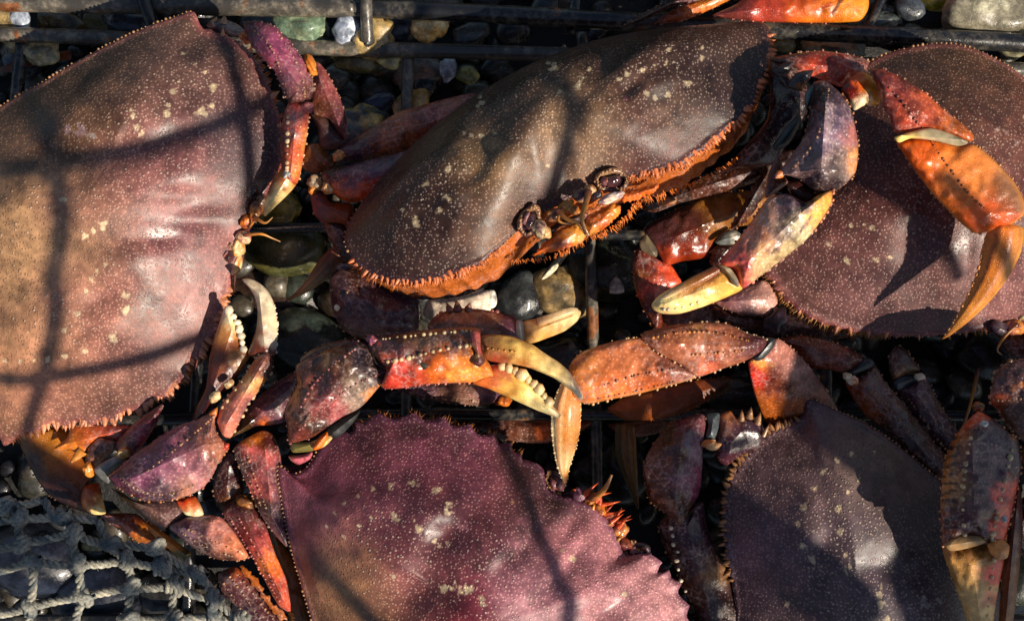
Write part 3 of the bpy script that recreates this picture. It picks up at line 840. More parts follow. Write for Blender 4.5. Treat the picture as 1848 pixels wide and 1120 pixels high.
# countless dark shingle between and below the single pebbles
gv, gc, gf = [], [], []; o_ = 0
DARK = [(44, 46, 48), (34, 36, 38), (58, 58, 52), (52, 44, 36), (40, 46, 40), (66, 60, 50), (30, 30, 34), (80, 74, 62)]
for i in range(2900):
    x = rnd.uniform(-500, 2350); y = rnd.uniform(-450, 1600); r = rnd.uniform(16, 44)
    V = stone_shape(ICO2, r, r * rnd.uniform(.6, 1), r * rnd.uniform(.4, .7), rnd.uniform(0, 3.1), i + 300, .22, .4)
    V = V * S + W(x, y, rnd.uniform(-188, -138))
    c = C(DARK[rnd.randrange(len(DARK))]) * rnd.uniform(.6, 1.3)
    gv.append(V); gf.append(ICOF2 + o_); o_ += len(V); gc.append(np.repeat(c[None], len(V), 0))
tag(mesh_obj('shingle', np.concatenate(gv), np.concatenate(gf), M['stone'], None, np.concatenate(gc)), 'wet dark beach shingle under the trap', 'shingle', kind='stuff')

PEB = [  # x, y, rx, ry, angle, colour, second colour, lump, label
 (18, 48, 34, 40, 0, (176, 152, 104), (96, 84, 60), .4, 'rough tan stone at the upper left corner below the rusty rod'),
 (36, 34, 17, 21, 0, (176, 188, 204), (120, 130, 146), .2, 'small pale blue pebble at the upper left corner'),
 (228, 42, 44, 30, .2, (62, 70, 82), (38, 40, 46), .25, 'dark slate pebble above the left crab, between the rods'),
 (70, 92, 34, 24, .1, (210, 190, 140), (120, 112, 90), .45, 'cream lumpy stone under the left upright rod'),
 (40, 104, 40, 34, .3, (52, 62, 80), (34, 38, 46), .2, 'dark blue stone behind the left upright rod'),
 (120, 155, 52, 36, -.5, (70, 82, 84), (46, 50, 50), .2, 'grey green stone against the edge of the left crab'),
 (110, 45, 40, 26, .4, (92, 70, 30), (50, 42, 24), .3, 'brown mossy stone below the rusty top rod'),
 (545, 48, 50, 30, .1, (96, 116, 96), (150, 160, 130), .3, 'green grey angular pebble right of the left crab claw'),
 (622, 50, 24, 26, 0, (190, 198, 212), (110, 120, 138), .5, 'white blue mottled pebble between the two top rods'),
 (676, 70, 36, 34, 0, (196, 166, 104), (150, 130, 90), .55, 'lumpy tan stone behind the rusty upright rod'),
 (727, 52, 34, 28, 0, (44, 50, 64), (30, 32, 40), .15, 'smooth dark navy pebble left of the orange one'),
 (778, 44, 32, 32, .2, (222, 170, 90), (236, 206, 150), .3, 'orange and cream pebble between the two top rods'),
 (850, 62, 38, 24, -.3, (70, 72, 70), (40, 42, 44), .2, 'grey pebble between the top rods left of the middle crab'),
 (640, 112, 44, 20, .1, (98, 90, 50), (66, 62, 40), .2, 'long olive pebble just under the second rod'),
 (705, 108, 24, 16, .2, (190, 180, 120), (120, 112, 80), .4, 'small yellowish pebble under the second rod'),
 (608, 138, 24, 24, 0, (78, 80, 80), (50, 52, 52), .15, 'round grey pebble right of the purple claw'),
 (752, 132, 52, 44, .1, (96, 88, 80), (130, 96, 80), .25, 'grey brown rock behind the short upright rod'),
 (810, 124, 18, 22, 0, (186, 192, 206), (120, 126, 140), .4, 'pale crystalline chip beside the middle crab'),
 (846, 136, 20, 18, 0, (170, 164, 90), (110, 110, 66), .3, 'small yellow green pebble touching the middle crab'),
 (684, 186, 34, 18, -.3, (50, 56, 86), (30, 32, 48), .15, 'dark blue shiny pebble between the crab legs'),
 (664, 222, 46, 40, .2, (216, 180, 100), (70, 84, 90), .4, 'yellow stone with a dark patch by the red leg'),
 (742, 196, 30, 44, .3, (190, 146, 80), (150, 116, 70), .25, 'tan stone behind the lower end of the upright rod'),
 (1782, 24, 74, 52, .1, (150, 146, 124), (110, 104, 88), .25, 'large pale grey stone in the upper right'),
 (1690, 2, 38, 20, .1, (170, 156, 40), (130, 120, 40), .15, 'yellow olive pebble at the top right edge'),
 (1838, 66, 40, 36, 0, (140, 136, 110), (104, 100, 84), .25, 'grey stone at the right edge under the rod'),
 (1500, 92, 58, 28, .1, (124, 124, 104), (80, 84, 74), .3, 'grey green stone between the middle and right crabs'),
 (1408, 76, 30, 20, .2, (150, 136, 90), (60, 60, 50), .35, 'tan chip at the upper right corner of the middle crab'),
 (1640, 14, 30, 22, .5, (60, 66, 74), (36, 40, 44), .2, 'dark pebble left of the yellow olive one'),
 (1590, 40, 34, 20, -.3, (74, 84, 82), (40, 46, 46), .3, 'dark green pebble right of the orange claw'),
 (512, 448, 84, 52, .05, (88, 82, 34), (60, 62, 34), .12, 'big smooth olive green stone under the middle rod'),
 (500, 380, 46, 34, 0, (186, 160, 74), (120, 104, 50), .3, 'golden grainy stone below the claw tip'),
 (500, 540, 110, 56, .1, (62, 44, 36), (38, 30, 26), .15, 'dark brown boulder left of the narrow leg tip'),
 (548, 612, 74, 54, .3, (52, 62, 56), (32, 38, 36), .15, 'dark green stone right of the white claw tip'),
 (1010, 524, 56, 48, .2, (150, 124, 80), (84, 74, 54), .25, 'tan rock with dark hollow left of the upright rod'),
 (1100, 478, 74, 66, 0, (46, 50, 36), (28, 32, 26), .2, 'dark green rock right of the upright rod'),
 (1046, 492, 18, 14, 0, (196, 176, 70), (120, 110, 50), .4, 'small yellow pebble left of the upright rod'),
 (936, 540, 42, 50, .3, (58, 62, 64), (38, 40, 42), .2, 'dark grey pebble behind the cream claw tip'),
 (1010, 650, 60, 44, .1, (44, 44, 40), (28, 28, 26), .2, 'dark pebble behind the long cream pincer'),
 (1120, 850, 54, 60, .1, (40, 40, 36), (26, 26, 24), .2, 'dark pebble right of the orange leg tip'),
 (950, 900, 60, 40, .1, (60, 62, 34), (40, 40, 26), .2, 'olive pebble behind the front of the purple crab'),
 (58, 1010, 84, 70, .2, (34, 40, 56), (22, 25, 34), .15, 'dark blue stone under the left part of the net'),
 (190, 1080, 90, 64, -.2, (36, 40, 56), (24, 26, 36), .15, 'dark blue stone under the middle of the net'),
 (300, 1080, 56, 50, .3, (44, 42, 40), (28, 28, 28), .2, 'black pebble under the right part of the net'),
 (1820, 1060, 70, 80, .1, (44, 50, 40), (26, 30, 26), .2, 'dark pebble right of the spotted claw'),
 (1790, 640, 60, 46, .2, (40, 34, 30), (26, 24, 22), .2, 'dark pebble below the long orange leg tip'),
 (1330, 720, 60, 44, .1, (38, 36, 32), (26, 24, 22), .2, 'dark pebble under the crossing legs'),
]
for i, (x, y, rx, ry, an, c1, c2, lp, lab) in enumerate(PEB):
    big = rx > 30
    U, F = (ICO4, ICOF4) if big else (ICO3, ICOF3)
    V = stone_shape(U, rx, ry, min(rx, ry) * .75, an, i + 1, lp, .35)
    q = np.clip(.5 + 2.4 * fbm(U * 1.6 + i * 5.0, 4), 0, 1)[:, None]
    cc = (C(c1) * (1 - q) + C(c2) * q) * (1.35 if y < 250 else 1.1)  # pebbles along the top get extra sunlight brightness in their colour
    z = -125 if big else -112
    if y < 115: z += 66
    if i in (7, 8, 9, 11, 20, 21, 22): z += 25
    z += {4: -40, 5: -40, 6: -30, 16: -30, 31: -60}.get(i, 0)
    o = mesh_obj('pebble', V * S * (1 - z / HC) + W(x, y, z), F, M['stone'], None, cc)
    tag(o, lab, 'pebble', 'pebbles on the beach under the trap')

def shard(x, y, pts, ang, z, c, label, tk=5):
    """curved chip of shell: outline pts in local units, cupped, with thickness"""
    P = np.array(pts, float); sm, _ = crom(P, 6, True); k = len(sm)
    ca, sa = math.cos(ang), math.sin(ang); V = []; rings = [0.05, .35, .65, .9, 1.0]
    for side in (1, -1):
        for r in rings:
            q = sm * r; h = (1 - r * r) * 10 + side * tk / 2 * (1 if r < 1 else .3)
            V.append(np.stack([q[:, 0] * ca - q[:, 1] * sa, -(q[:, 0] * sa + q[:, 1] * ca), np.full(k, h)], -1))
    V = np.concatenate(V) * S * (1 - z / HC) + W(x, y, z)
    n = len(rings)
    F1 = grid_faces(n, k); F2 = grid_faces(n, k, off=n * k)[:, ::-1]
    j = np.arange(k); j2 = (j + 1) % k
    Fe = np.stack([(n - 1) * k + j, (n - 1) * k + j2, (2 * n - 1) * k + j2, (2 * n - 1) * k + j], -1)
    cc = np.repeat(C(c)[None], len(V), 0) * (1 + .5 * fbm(V / S / 20, 3)[:, None])
    o = mesh_obj('shell_shard', V, np.concatenate([F1, F2, Fe]), M['stone'], None, cc)
    tag(o, label, 'shell')
shard(825, 552, [(-62, 8), (-40, -22), (10, -30), (55, -26), (62, 0), (50, 22), (0, 26), (-45, 24)], -.05, -60, (216, 196, 176), 'broken white shell under the middle crab behind its claw')
shard(1112, 515, [(-12, 12), (-10, -6), (0, -17), (11, -4), (14, 12), (0, 15)], 0, -72, (206, 196, 190), 'small triangular white shell chip right of the upright rod')
shard(1000, 478, [(-34, 8), (-10, -3), (26, -10), (34, -4), (12, 5), (-16, 12)], -.6, -72, (214, 206, 176), 'narrow white shell splinter above the tan rock')
shard(884, 540, [(-12, 14), (-8, -14), (8, -16), (13, 4), (6, 16)], 0, -70, (226, 222, 214), 'small white shell piece right of the broken shell')

def ribbon(name, pts, w, cols, label, cat, z=None):
    o = seg(None, name, [(x, y, w_) for (x, y, w_) in pts], z, cols, th=.18, mat='smooth', lump=.12, n=30, mm=12)
    tag(o, label, cat)
ribbon('stick', [(0, 128, 6), (40, 116, 9), (80, 106, 10), (130, 100, 8)], 8, [(0, 'brown'), (1, 'rust')], 'reddish driftwood stick beside the left crab', 'stick', -80)
ribbon('seaweed', [(95, 20, 10), (112, 45, 14), (130, 62, 10)], 10, 'ochre', 'brown seaweed strip hanging below the rusty top rod', 'seaweed', -95)
ribbon('seaweed', [(150, 30, 16), (190, 44, 18), (215, 58, 8)], 10, 'olive', 'olive seaweed tuft left of the dark slate pebble', 'seaweed', -92)
ribbon('seaweed', [(1480, 90, 8), (1510, 74, 12), (1535, 58, 8)], 10, 'ochre', 'ochre seaweed strip under the top right rod', 'seaweed', -85)
ribbon('twig', [(1545, 70, 3), (1590, 45, 6), (1650, 0, 7)], 6, 'darkbrown', 'dark twig left of the large pale stone', 'twig', -62)

# ------------------------------------------------------------------ the trap
trap = empty('crab_trap', 924, 560, -60, 'black rubber coated steel rod crab trap with rusty joints holding the crabs', 'trap')
RODS = [
 ([(-320, -6, -10), (0, 4, -10), (320, 10, -10), (640, 15, -10)], 17.5),
 ([(630, 15, -10), (850, 24, -10), (1130, 39, -10), (1400, 54, -10), (1848, 78, -10), (2250, 100, -10)], 17),
 ([(-320, 52, -30), (0, 62, -30), (190, 69, -30), (530, 85, -30), (950, 97, -30), (1400, 112, -34), (2250, 140, -34)], 14),
 ([(41, 60, -52), (36, 120, -54), (28, 190, -56), (5, 360, -58)], 12),
 ([(244, -80, 14), (258, -10, 14), (276, 50, -6)], 12),
 ([(657, -90, 14), (660, 0, 14), (664, 76, -8)], 11),
 ([(737, 104, -45), (734, 180, -50), (734, 300, -52), (735, 520, -54), (733, 760, -52)], 11),
 ([(1052, -80, -34), (1040, 0, -34), (1028, 62, -34)], 11),
 ([(1625, -80, -36), (1590, 0, -36), (1560, 66, -36)], 9),
 ([(-320, 414, -58), (480, 411, -58), (640, 411, -58), (1150, 424, -58), (2250, 440, -58)], 10),
 ([(1050, 60, -78), (1064, 430, -78), (1070, 600, -78), (1076, 760, -78), (1078, 900, -78), (1082, 1500, -78)], 11.5),
 ([(-320, 770, -56), (640, 748, -56), (900, 747, -56), (1300, 748, -56), (2250, 752, -56)], 12),
 ([(372, 300, -78), (366, 600, -78), (352, 720, -78), (330, 1400, -78)], 11),
 ([(1480, 90, -78), (1490, 600, -78), (1500, 1500, -78)], 11),
 ([(-320, 1120, -58), (900, 1116, -58), (2250, 1120, -58)], 11),
]
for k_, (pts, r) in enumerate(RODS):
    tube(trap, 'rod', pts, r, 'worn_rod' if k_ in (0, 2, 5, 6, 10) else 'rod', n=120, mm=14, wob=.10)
# welded collars / wraps where the rods meet
for (x, y, z, r) in ((640, 15, -10, 19), (664, 76, -18, 13), (1596, 66, -12, 20)):
    blob(trap, 'weld', x, y, r, r * .8, z, r * .9, 0, 'darkbrown', 'rust', 'rod', lump=.2)

# mesh of the trap's upper side, standing over the crabs to the lower right: shadows on the shells come from it
ZL = 1600.0
def over(px, py, zs):
    """point at height ZL from which the sun throws a shadow on (px,py) at height zs"""
    p = W(px, py, zs); t = (ZL - zs) * S / SUNV[2]
    return p + np.array(SUNV) * t
def world_tube(parent, name, A, B, r, mat='rod'):
    n, mm = 40, 10
    t = np.linspace(0, 1, n)[:, None]; cen = A + (B - A) * t
    T = (B - A) / np.linalg.norm(B - A); a = np.cross(T, [0, 0, 1.0]); a /= np.linalg.norm(a); b = np.cross(T, a)
    u = np.linspace(0, 2 * np.pi, mm, endpoint=False)
    V = cen[:, None] + (a * np.cos(u)[:, None] + b * np.sin(u)[:, None])[None] * r * S
    return mesh_obj(name, V.reshape(-1, 3), grid_faces(n, mm), M[mat], parent)
LID = [((80, 120, 190), (78, 760, 190)), ((432, 20, 190), (476, 330, 190)), ((1000, 190, 250), (1016, 1110, 260)), ((1568, 300, 190), (1722, 470, 190)),
       ((60, 290, 200), (480, 212, 190)), ((0, 690, 190), (340, 642, 180)), ((1000, 800, 100), (1240, 770, 100)), ((560, 1000, 200), (680, 1130, 220))]
for (a, b) in LID:
    A, B = over(*a), over(*b)
    d = B - A
    world_tube(trap, 'lid_rod', A - d * .25, B + d * .25, 13.5)

# unseen blockers added out of view, outlines cut to the wanted shade: they keep the lower right and the netting in shade
def panel(pts, zs):
    pp, _ = crom(np.array(pts, float), 6, True); pp = pp + rng.normal(0, 3.0, pp.shape)
    sm = np.array([over(x, y, zs) for x, y in pp]); k = len(sm); c = sm.mean(0); up = np.array([0, 0, 14 * S])
    V = np.concatenate([sm, sm + up, [c], [c + up]]); j = np.arange(k); j2 = (j + 1) % k
    F3 = np.concatenate([np.stack([np.full(k, 2 * k), j, j2], -1), np.stack([np.full(k, 2 * k + 1), k + j2, k + j], -1)])
    F4 = np.stack([j, k + j, k + j2, j2], -1)
    mesh_obj('shade_blocker', V, [F4, F3], M['rod'], trap, smooth=False)
panel([(1405, 600), (1450, 775), (1560, 890), (1515, 1000), (1535, 1100), (1540, 1300), (2100, 1300), (2100, 780), (1800, 610), (1600, 640)], 150)
panel([(1165, 740), (1290, 800), (1325, 872), (1400, 925), (1485, 1015), (1410, 1060), (1330, 1060), (1300, 1300), (1270, 1300), (1262, 1060), (1200, 960)], 150)
panel([(-120, 900), (90, 885), (250, 960), (330, 1000), (420, 1070), (440, 1120), (380, 1090), (300, 1040), (200, 990), (90, 950), (-120, 960)], 215)
panel([(-120, 985), (80, 990), (130, 1012), (110, 1030), (40, 1015), (-120, 1010)], 215)
panel([(160, 1030), (220, 1035), (300, 1085), (330, 1140), (270, 1130), (230, 1080)], 215)
# ------------------------------------------------------------------ crabs
GRP = 'crabs heaped in the trap'
ang = math.atan2
PALE = (226, 200, 140)

# ================= crab on the left =================
A_ = empty('crab', 200, 430, -40, 'large brown crab filling the left side, facing right, whole back lit', 'crab', GRP)
rimA = [(350, 22), (366, 50), (402, 63), (436, 80), (462, 106), (481, 142), (496, 182), (507, 235), (506, 290), (490, 334), (458, 388),
        (434, 428), (432, 470), (411, 523), (400, 559), (382, 609), (350, 648), (321, 694), (279, 723), (221, 748), (178, 762), (132, 762),
        (71, 772), (12, 796), (-20, 765), (-90, 680), (-150, 560), (-172, 450), (-150, 350), (-90, 255), (0, 193), (75, 150), (150, 105), (250, 55), (318, 30)]
carapace(A_, rimA, (190, 400), (-170, 385), (450, 0), 130, (0, 0), 105, 110,
  [(30, 470, 150, (196, 158, 118)), (20, 640, 90, (188, 142, 108)), (250, 110, 110, (98, 76, 62)), (120, 220, 90, (128, 94, 66)), (390, 120, 80, (126, 92, 88)), (310, 320, 110, (148, 98, 98)), (430, 240, 60, (88, 68, 74)),
   (250, 560, 130, (166, 110, 104)), (360, 520, 80, (176, 122, 120)), (110, 680, 110, (182, 124, 104)), (290, 690, 70, (118, 86, 82)), (170, 750, 60, (120, 88, 84)), (30, 280, 80, (112, 84, 66)), (330, 440, 60, (146, 90, 100)), (200, 400, 90, (160, 114, 102)), (470, 300, 50, (80, 60, 68))],
  [(383, 157, 9), (312, 166, 7), (365, 200, 13), (382, 190, 7), (303, 190, 6), (300, 205, 8), (240, 210, 7), (245, 228, 8), (252, 243, 9), (236, 198, 5), (323, 147, 6), (352, 115, 5), (370, 130, 4), (330, 98, 4),
   (185, 408, 10), (172, 416, 7), (155, 425, 8), (190, 480, 5), (175, 487, 6), (165, 505, 6), (155, 525, 6), (225, 532, 10), (228, 562, 9), (204, 608, 10), (155, 634, 6), (116, 642, 6), (88, 648, 6), (62, 650, 5), (36, 650, 6), (10, 650, 5),
   (113, 360, 8), (165, 245, 10, (190, 180, 170)), (145, 235, 12, (170, 140, 140)), (120, 235, 10, (160, 130, 130)), (140, 565, 7), (115, 595, 5), (50, 600, 4)],
  teeth=[(1, 9, 11, 4), (12.5, 23.4, 12, 11)], beadsec=[(23.5, 34.9, 9)], hairsec=[(12.6, 22.8, 300), (3, 9, 60)], spinesec=[(2, 9, 14, 11), (13, 22.5, 80, 11)],
  rim_col='rose', hair_len=12, hair_col=(206, 124, 60), spine_col=(224, 150, 110), under_col='rose', NR=180, NT=860, pores=[(30, 460, 140), (40, 650, 80)], shade=np.array([.86, .84, .80]), bump_gain=1.25)
eye(A_, 456, 342, 14, 19, 142, .35, False); eye(A_, 413, 462, 14, 19, 142, .3, False)
for (x, y, rx, ry, z, c1, c2) in [(462, 378, 13, 18, 140, 'amber', 'plum'), (446, 400, 11, 14, 138, 'orange', 'plum'), (440, 428, 13, 12, 138, 'cream', 'rose'), (430, 448, 12, 18, 132, 'amber', 'cream'), (425, 480, 10, 22, 126, 'orange', 'cream'), (472, 362, 9, 12, 138, 'tan', 'plum')]:
    blob(A_, 'mouthpart', x, y, rx, ry, z, 14, .4, c1, c2, 'smooth', lump=.25)
antenna(A_, [(440, 425, 150), (470, 422, 158), (492, 430, 150), (506, 436, 145)], (3.4, .8))
antenna(A_, [(458, 390, 148), (478, 402, 158), (492, 392, 160)], (4, .8))
antenna(A_, [(450, 410, 145), (460, 398, 160), (462, 402, 165)], (2.5, .8))
# upper (right) claw of the crab on the left
# lower (left) claw of the crab on the left
# legs under the left crab

# ================= crab in the middle, nose raised =================
B_ = empty('crab', 1000, 260, -40, 'dark brown crab in the top centre with raised orange fringed front showing both eyes', 'crab', GRP)
rimB = [(1378, 44), (1388, 100), (1374, 152), (1347, 204), (1308, 238), (1276, 264), (1232, 294), (1175, 311), (1140, 318), (1095, 332), (1060, 346), (1005, 372), (950, 402), (903, 446),
        (858, 480), (818, 495), (778, 506), (736, 511), (693, 505), (655, 488), (632, 462), (622, 430), (640, 385), (690, 320), (752, 255), (820, 200), (890, 155), (970, 112), (1060, 78), (1150, 58), (1260, 46)]
sl = .55
carapace(B_, rimB, (1000, 262), (370, -205), (60, 165), 175, (.42 * sl, .91 * sl), 105, 84,
  [(700, 330, 130, (70, 50, 36)), (820, 200, 130, (74, 54, 38)), (1100, 70, 150, (80, 54, 36)), (1300, 90, 100, (82, 54, 40)), (1040, 235, 70, (206, 166, 124)), (895, 300, 55, (196, 156, 110)), (1190, 205, 45, (176, 140, 110)), (880, 410, 40, (176, 130, 96)), (1130, 240, 90, (122, 74, 70)),  # the tan blobs carry sunlit patches on the bumps as colour
   (760, 420, 110, (72, 44, 40)), (870, 420, 60, (108, 74, 60)), (1250, 190, 100, (80, 56, 56)), (960, 350, 60, (96, 56, 54)), (1180, 270, 60, (120, 68, 64)), (1310, 170, 60, (60, 44, 46)), (960, 230, 50, (64, 48, 46))],
  [(998, 120, 9), (990, 115, 6), (1052, 140, 6), (1048, 150, 6), (1042, 158, 6), (1066, 125, 5), (1116, 142, 6), (1132, 133, 5), (1160, 127, 5), (1181, 118, 5), (1202, 114, 5), (1166, 170, 7), (1180, 176, 7), (1206, 170, 7), (1243, 150, 7), (1268, 105, 5), (1268, 86, 4),
   (1011, 166, 5), (870, 185, 8), (868, 175, 6), (862, 192, 5), (868, 245, 6), (850, 243, 6), (838, 240, 5), (810, 305, 6), (768, 332, 7), (752, 400, 9), (807, 358, 7), (794, 381, 7), (726, 378, 5), (735, 342, 4), (1208, 90, 5), (895, 240, 5), (988, 298, 5), (1130, 176, 5, (150, 90, 110)), (1140, 180, 4, (150, 90, 110))],
  teeth=[(.4, 8, 9, 5), (13.2, 20, 7, 5)], beadsec=[(20, 23, 9), (8, 13, 6)], hairsec=[(.6, 8.6, 420), (12.8, 19.6, 330)], spinesec=[(.5, 8, 70, 9), (13.4, 19.8, 40, 8)],
  rim_col='plum', hair_len=13, hair_col=(206, 112, 40), spine_col=(226, 130, 80), under_col=(206, 112, 44), frac=2.4, NR=180, NT=860, tub_gain=1.15, bump_gain=1.1, inset=.10, shade=np.array([.72, .74, .72]))
eye(B_, 955, 398, 16, 25, 257, .45); eye(B_, 1104, 326, 28, 17, 257, -.1)
plate(B_, 'mouthpart', [(960, 462), (975, 448), (987, 430), (1010, 413), (1040, 405), (1056, 420), (1052, 436), (1030, 446), (1000, 454)], 236, [(990, 444, 20, (214, 116, 40)), (1020, 425, 20, (232, 140, 50)), (1045, 420, 14, (240, 170, 80)), (1010, 450, 12, (176, 80, 30))], th=15, lump=2.0, jag=1.0, crease=.3)
plate(B_, 'mouthpart', [(1060, 392), (1080, 380), (1105, 367), (1121, 372), (1117, 388), (1100, 406), (1077, 421), (1062, 426), (1057, 406)], 240, [(1085, 392, 20, (232, 134, 46)), (1110, 376, 12, (240, 160, 70)), (1065, 415, 12, (236, 170, 90)), (1095, 405, 12, (180, 84, 30))], th=15, lump=2.0, jag=1.0, crease=.3)
plate(B_, 'mouthpart', [(1120, 350), (1150, 342), (1190, 332), (1180, 346), (1150, 360), (1124, 366)], 240, [(1150, 350, 40, (220, 120, 46))], th=10, lump=2.0, jag=1.2)
plate(B_, 'mouthpart', [(985, 418), (1010, 398), (1050, 384), (1062, 384), (1050, 400), (1012, 410), (990, 428)], 244, [(1020, 402, 40, (56, 34, 34)), (1050, 390, 10, 'rust')], th=8, lump=2.0)
for (x, y, rx, ry, c1, c2) in [(1000, 388, 15, 12, 'amber', 'plum'), (1022, 372, 16, 11, 'amber', 'olive'), (1048, 352, 14, 13, 'tan', 'plum'), (1065, 344, 10, 12, 'cream', 'rust'), (975, 415, 14, 18, 'plum', 'cream'), (1105, 356, 24, 9, 'ivory', 'mauve'), (985, 420, 11, 10, 'cream', 'amber'), (1075, 352, 12, 9, 'darkpurple', 'black'), (1035, 380, 12, 8, 'rust', 'amber')]:
    blob(B_, 'face_plate', x, y, rx, ry, 262, 10, -.4, c1, c2, 'smooth', lump=.25)
hairline(B_, [(925, 470), (965, 466), (1015, 455), (1058, 428)], 225, 90, 8, 'orange', (.3, 1)); hairline(B_, [(1056, 420), (1085, 420), (1125, 394), (1152, 362), (1200, 348), (1270, 320), (1330, 285)], 225, 220, 11, 'orange', (.5, 1))
antenna(B_, [(1062, 345, 274), (1056, 372, 284), (1050, 395, 284), (1062, 425, 275)], (6, 2))
antenna(B_, [(1005, 380, 272), (1025, 396, 282), (1042, 402, 280), (1058, 425, 268)], (5, 1.6))
antenna(B_, [(1015, 376, 270), (1008, 398, 280), (1030, 405, 278)], (3, 1.2))
# raised right claw of the middle crab
# left claw of the middle crab
# left legs of the middle crab
# right legs of the middle crab
# hind leg folded over the right-hand crab

# ================= crab on the right, under the folded leg =================
C_ = empty('crab', 1700, 380, -40, 'reddish brown crab at the upper right lying under the long orange leg', 'crab', GRP)
rimC = [(1566, 112), (1640, 86), (1722, 80), (1800, 108), (1870, 160), (1960, 240), (2060, 340), (2110, 420), (2080, 500), (2010, 570), (1930, 600), (1860, 596), (1800, 588), (1760, 598), (1700, 604), (1640, 607),
        (1560, 600), (1500, 588), (1450, 566), (1410, 532), (1380, 488), (1368, 455), (1415, 380), (1480, 260), (1528, 160)]
carapace(C_, rimC, (1730, 360), (370, 10), (60, 400), 100, (0, 0), 100, 90,
  [(1700, 150, 150, (96, 70, 46)), (1600, 330, 140, (126, 74, 66)), (1480, 480, 90, (142, 92, 86)), (1600, 540, 120, (112, 78, 78)), (1820, 300, 140, (122, 72, 62)), (1830, 500, 90, (160, 110, 110)), (1450, 540, 60, (146, 104, 94)), (1700, 420, 100, (120, 76, 70))],
  [(1582, 468, 7), (1608, 465, 7), (1531, 474, 6), (1495, 442, 5), (1575, 412, 6), (1560, 405, 4), (1527, 470, 5), (1850, 210, 4), (1800, 235, 6, (170, 140, 130)), (1815, 240, 6, (170, 140, 130)), (1835, 260, 7, (170, 140, 130)), (1640, 395, 5), (1480, 330, 4), (1536, 408, 4)],
  teeth=[(15, 21, 12, 5)], beadsec=[(0, 5, 8), (21.5, 24.9, 9), (12, 16, 10)], hairsec=[(15.4, 20.6, 260), (11, 13, 80)], spinesec=[(12.5, 20.8, 20, 9)],
  rim_col='rose', hair_len=15, hair_col=(176, 120, 56), spine_col=(206, 130, 90), under_col='plum', NR=150, NT=700, bump_gain=.8, shade=np.array([.86, .84, .82]))
for x, y, c1, c2 in ((1830, 590, 'amber', 'rose'), (1850, 575, 'rose', 'cream'), (1800, 592, 'slate', 'darkpurple')):
    blob(C_, 'mouthpart', x, y, 20, 14, 110, 14, .2, c1, c2, 'smooth', lump=.3)
antenna(C_, [(1836, 585, 120), (1815, 605, 120), (1800, 630, 110), (1808, 640, 105)], (4, 1))
antenna(C_, [(1765, 665, 30), (1758, 700, 40), (1748, 740, 40), (1736, 772, 30)], (4, 2))

# ================= purple crab at the bottom =================
D_ = empty('crab', 870, 1100, -40, 'magenta purple crab at the bottom centre with scalloped front margin facing upper right', 'crab', GRP)
rimD = [(502, 840), (526, 852), (546, 848), (562, 830), (590, 790), (634, 776), (662, 757), (730, 752), (788, 758), (840, 772), (888, 790), (920, 806), (940, 826), (978, 842), (990, 884), (1037, 900), (1070, 914), (1100, 944), (1117, 976), (1130, 1000),
        (1176, 998), (1190, 1028), (1213, 1040), (1226, 1068), (1242, 1112), (1262, 1160), (1272, 1220), (1180, 1320), (1050, 1400), (880, 1420), (740, 1380), (640, 1290), (585, 1180), (550, 1077), (521, 970), (508, 900)]
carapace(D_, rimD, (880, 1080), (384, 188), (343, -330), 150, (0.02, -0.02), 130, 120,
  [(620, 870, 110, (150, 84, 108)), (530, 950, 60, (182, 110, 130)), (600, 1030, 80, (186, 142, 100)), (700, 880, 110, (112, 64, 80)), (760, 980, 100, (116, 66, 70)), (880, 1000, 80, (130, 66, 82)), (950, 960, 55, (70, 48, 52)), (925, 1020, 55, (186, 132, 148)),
   (1080, 1020, 90, (196, 132, 142)), (1160, 1060, 90, (206, 154, 160)), (860, 1090, 60, (156, 60, 76)), (650, 785, 34, (66, 48, 54)), (740, 775, 30, (60, 44, 50)), (820, 795, 30, (62, 46, 50)), (1000, 880, 50, (80, 54, 66)), (650, 1090, 70, (128, 96, 66)), (970, 1090, 70, (176, 128, 140)), (560, 1100, 60, (176, 124, 104)), (800, 830, 70, (150, 84, 112))],  # pale pink blobs at front right and on the dome include painted sheen
  [(672, 883, 6), (706, 875, 8), (748, 870, 10), (790, 885, 11), (809, 912, 9), (808, 922, 7), (644, 895, 5), (620, 910, 5), (604, 925, 5), (757, 955, 8), (712, 930, 7), (716, 938, 6), (782, 976, 7), (795, 984, 6), (808, 982, 6), (668, 932, 5), (650, 948, 4),
   (870, 1082, 10), (800, 1060, 9), (815, 1062, 9), (830, 1060, 10), (842, 1062, 11), (1034, 1008, 7), (1015, 994, 5), (925, 905, 6, (170, 130, 100)), (1125, 1072, 6), (840, 950, 10, (150, 100, 110)), (828, 945, 7, (150, 100, 110)), (590, 950, 4), (622, 968, 4), (680, 995, 5), (712, 1040, 5), (748, 938, 3)],
  teeth=[(4, 12.2, 9, 11), (20, 26, 6, 12)], beadsec=[(26.2, 35.9, 8), (0, 3.5, 7)], hairsec=[(5, 12, 110)], spinesec=[(16, 18, 3, 12)],
  rim_col='purple', hair_len=14, hair_col=(140, 84, 40), spine_col='amber', under_col='plum', NR=190, NT=900, tub_gain=1.25, bump_gain=1.5, shade=np.array([.90, .84, .82]), rimtint=.55, pores=[(585, 1010, 110), (570, 1100, 90), (560, 900, 50)])
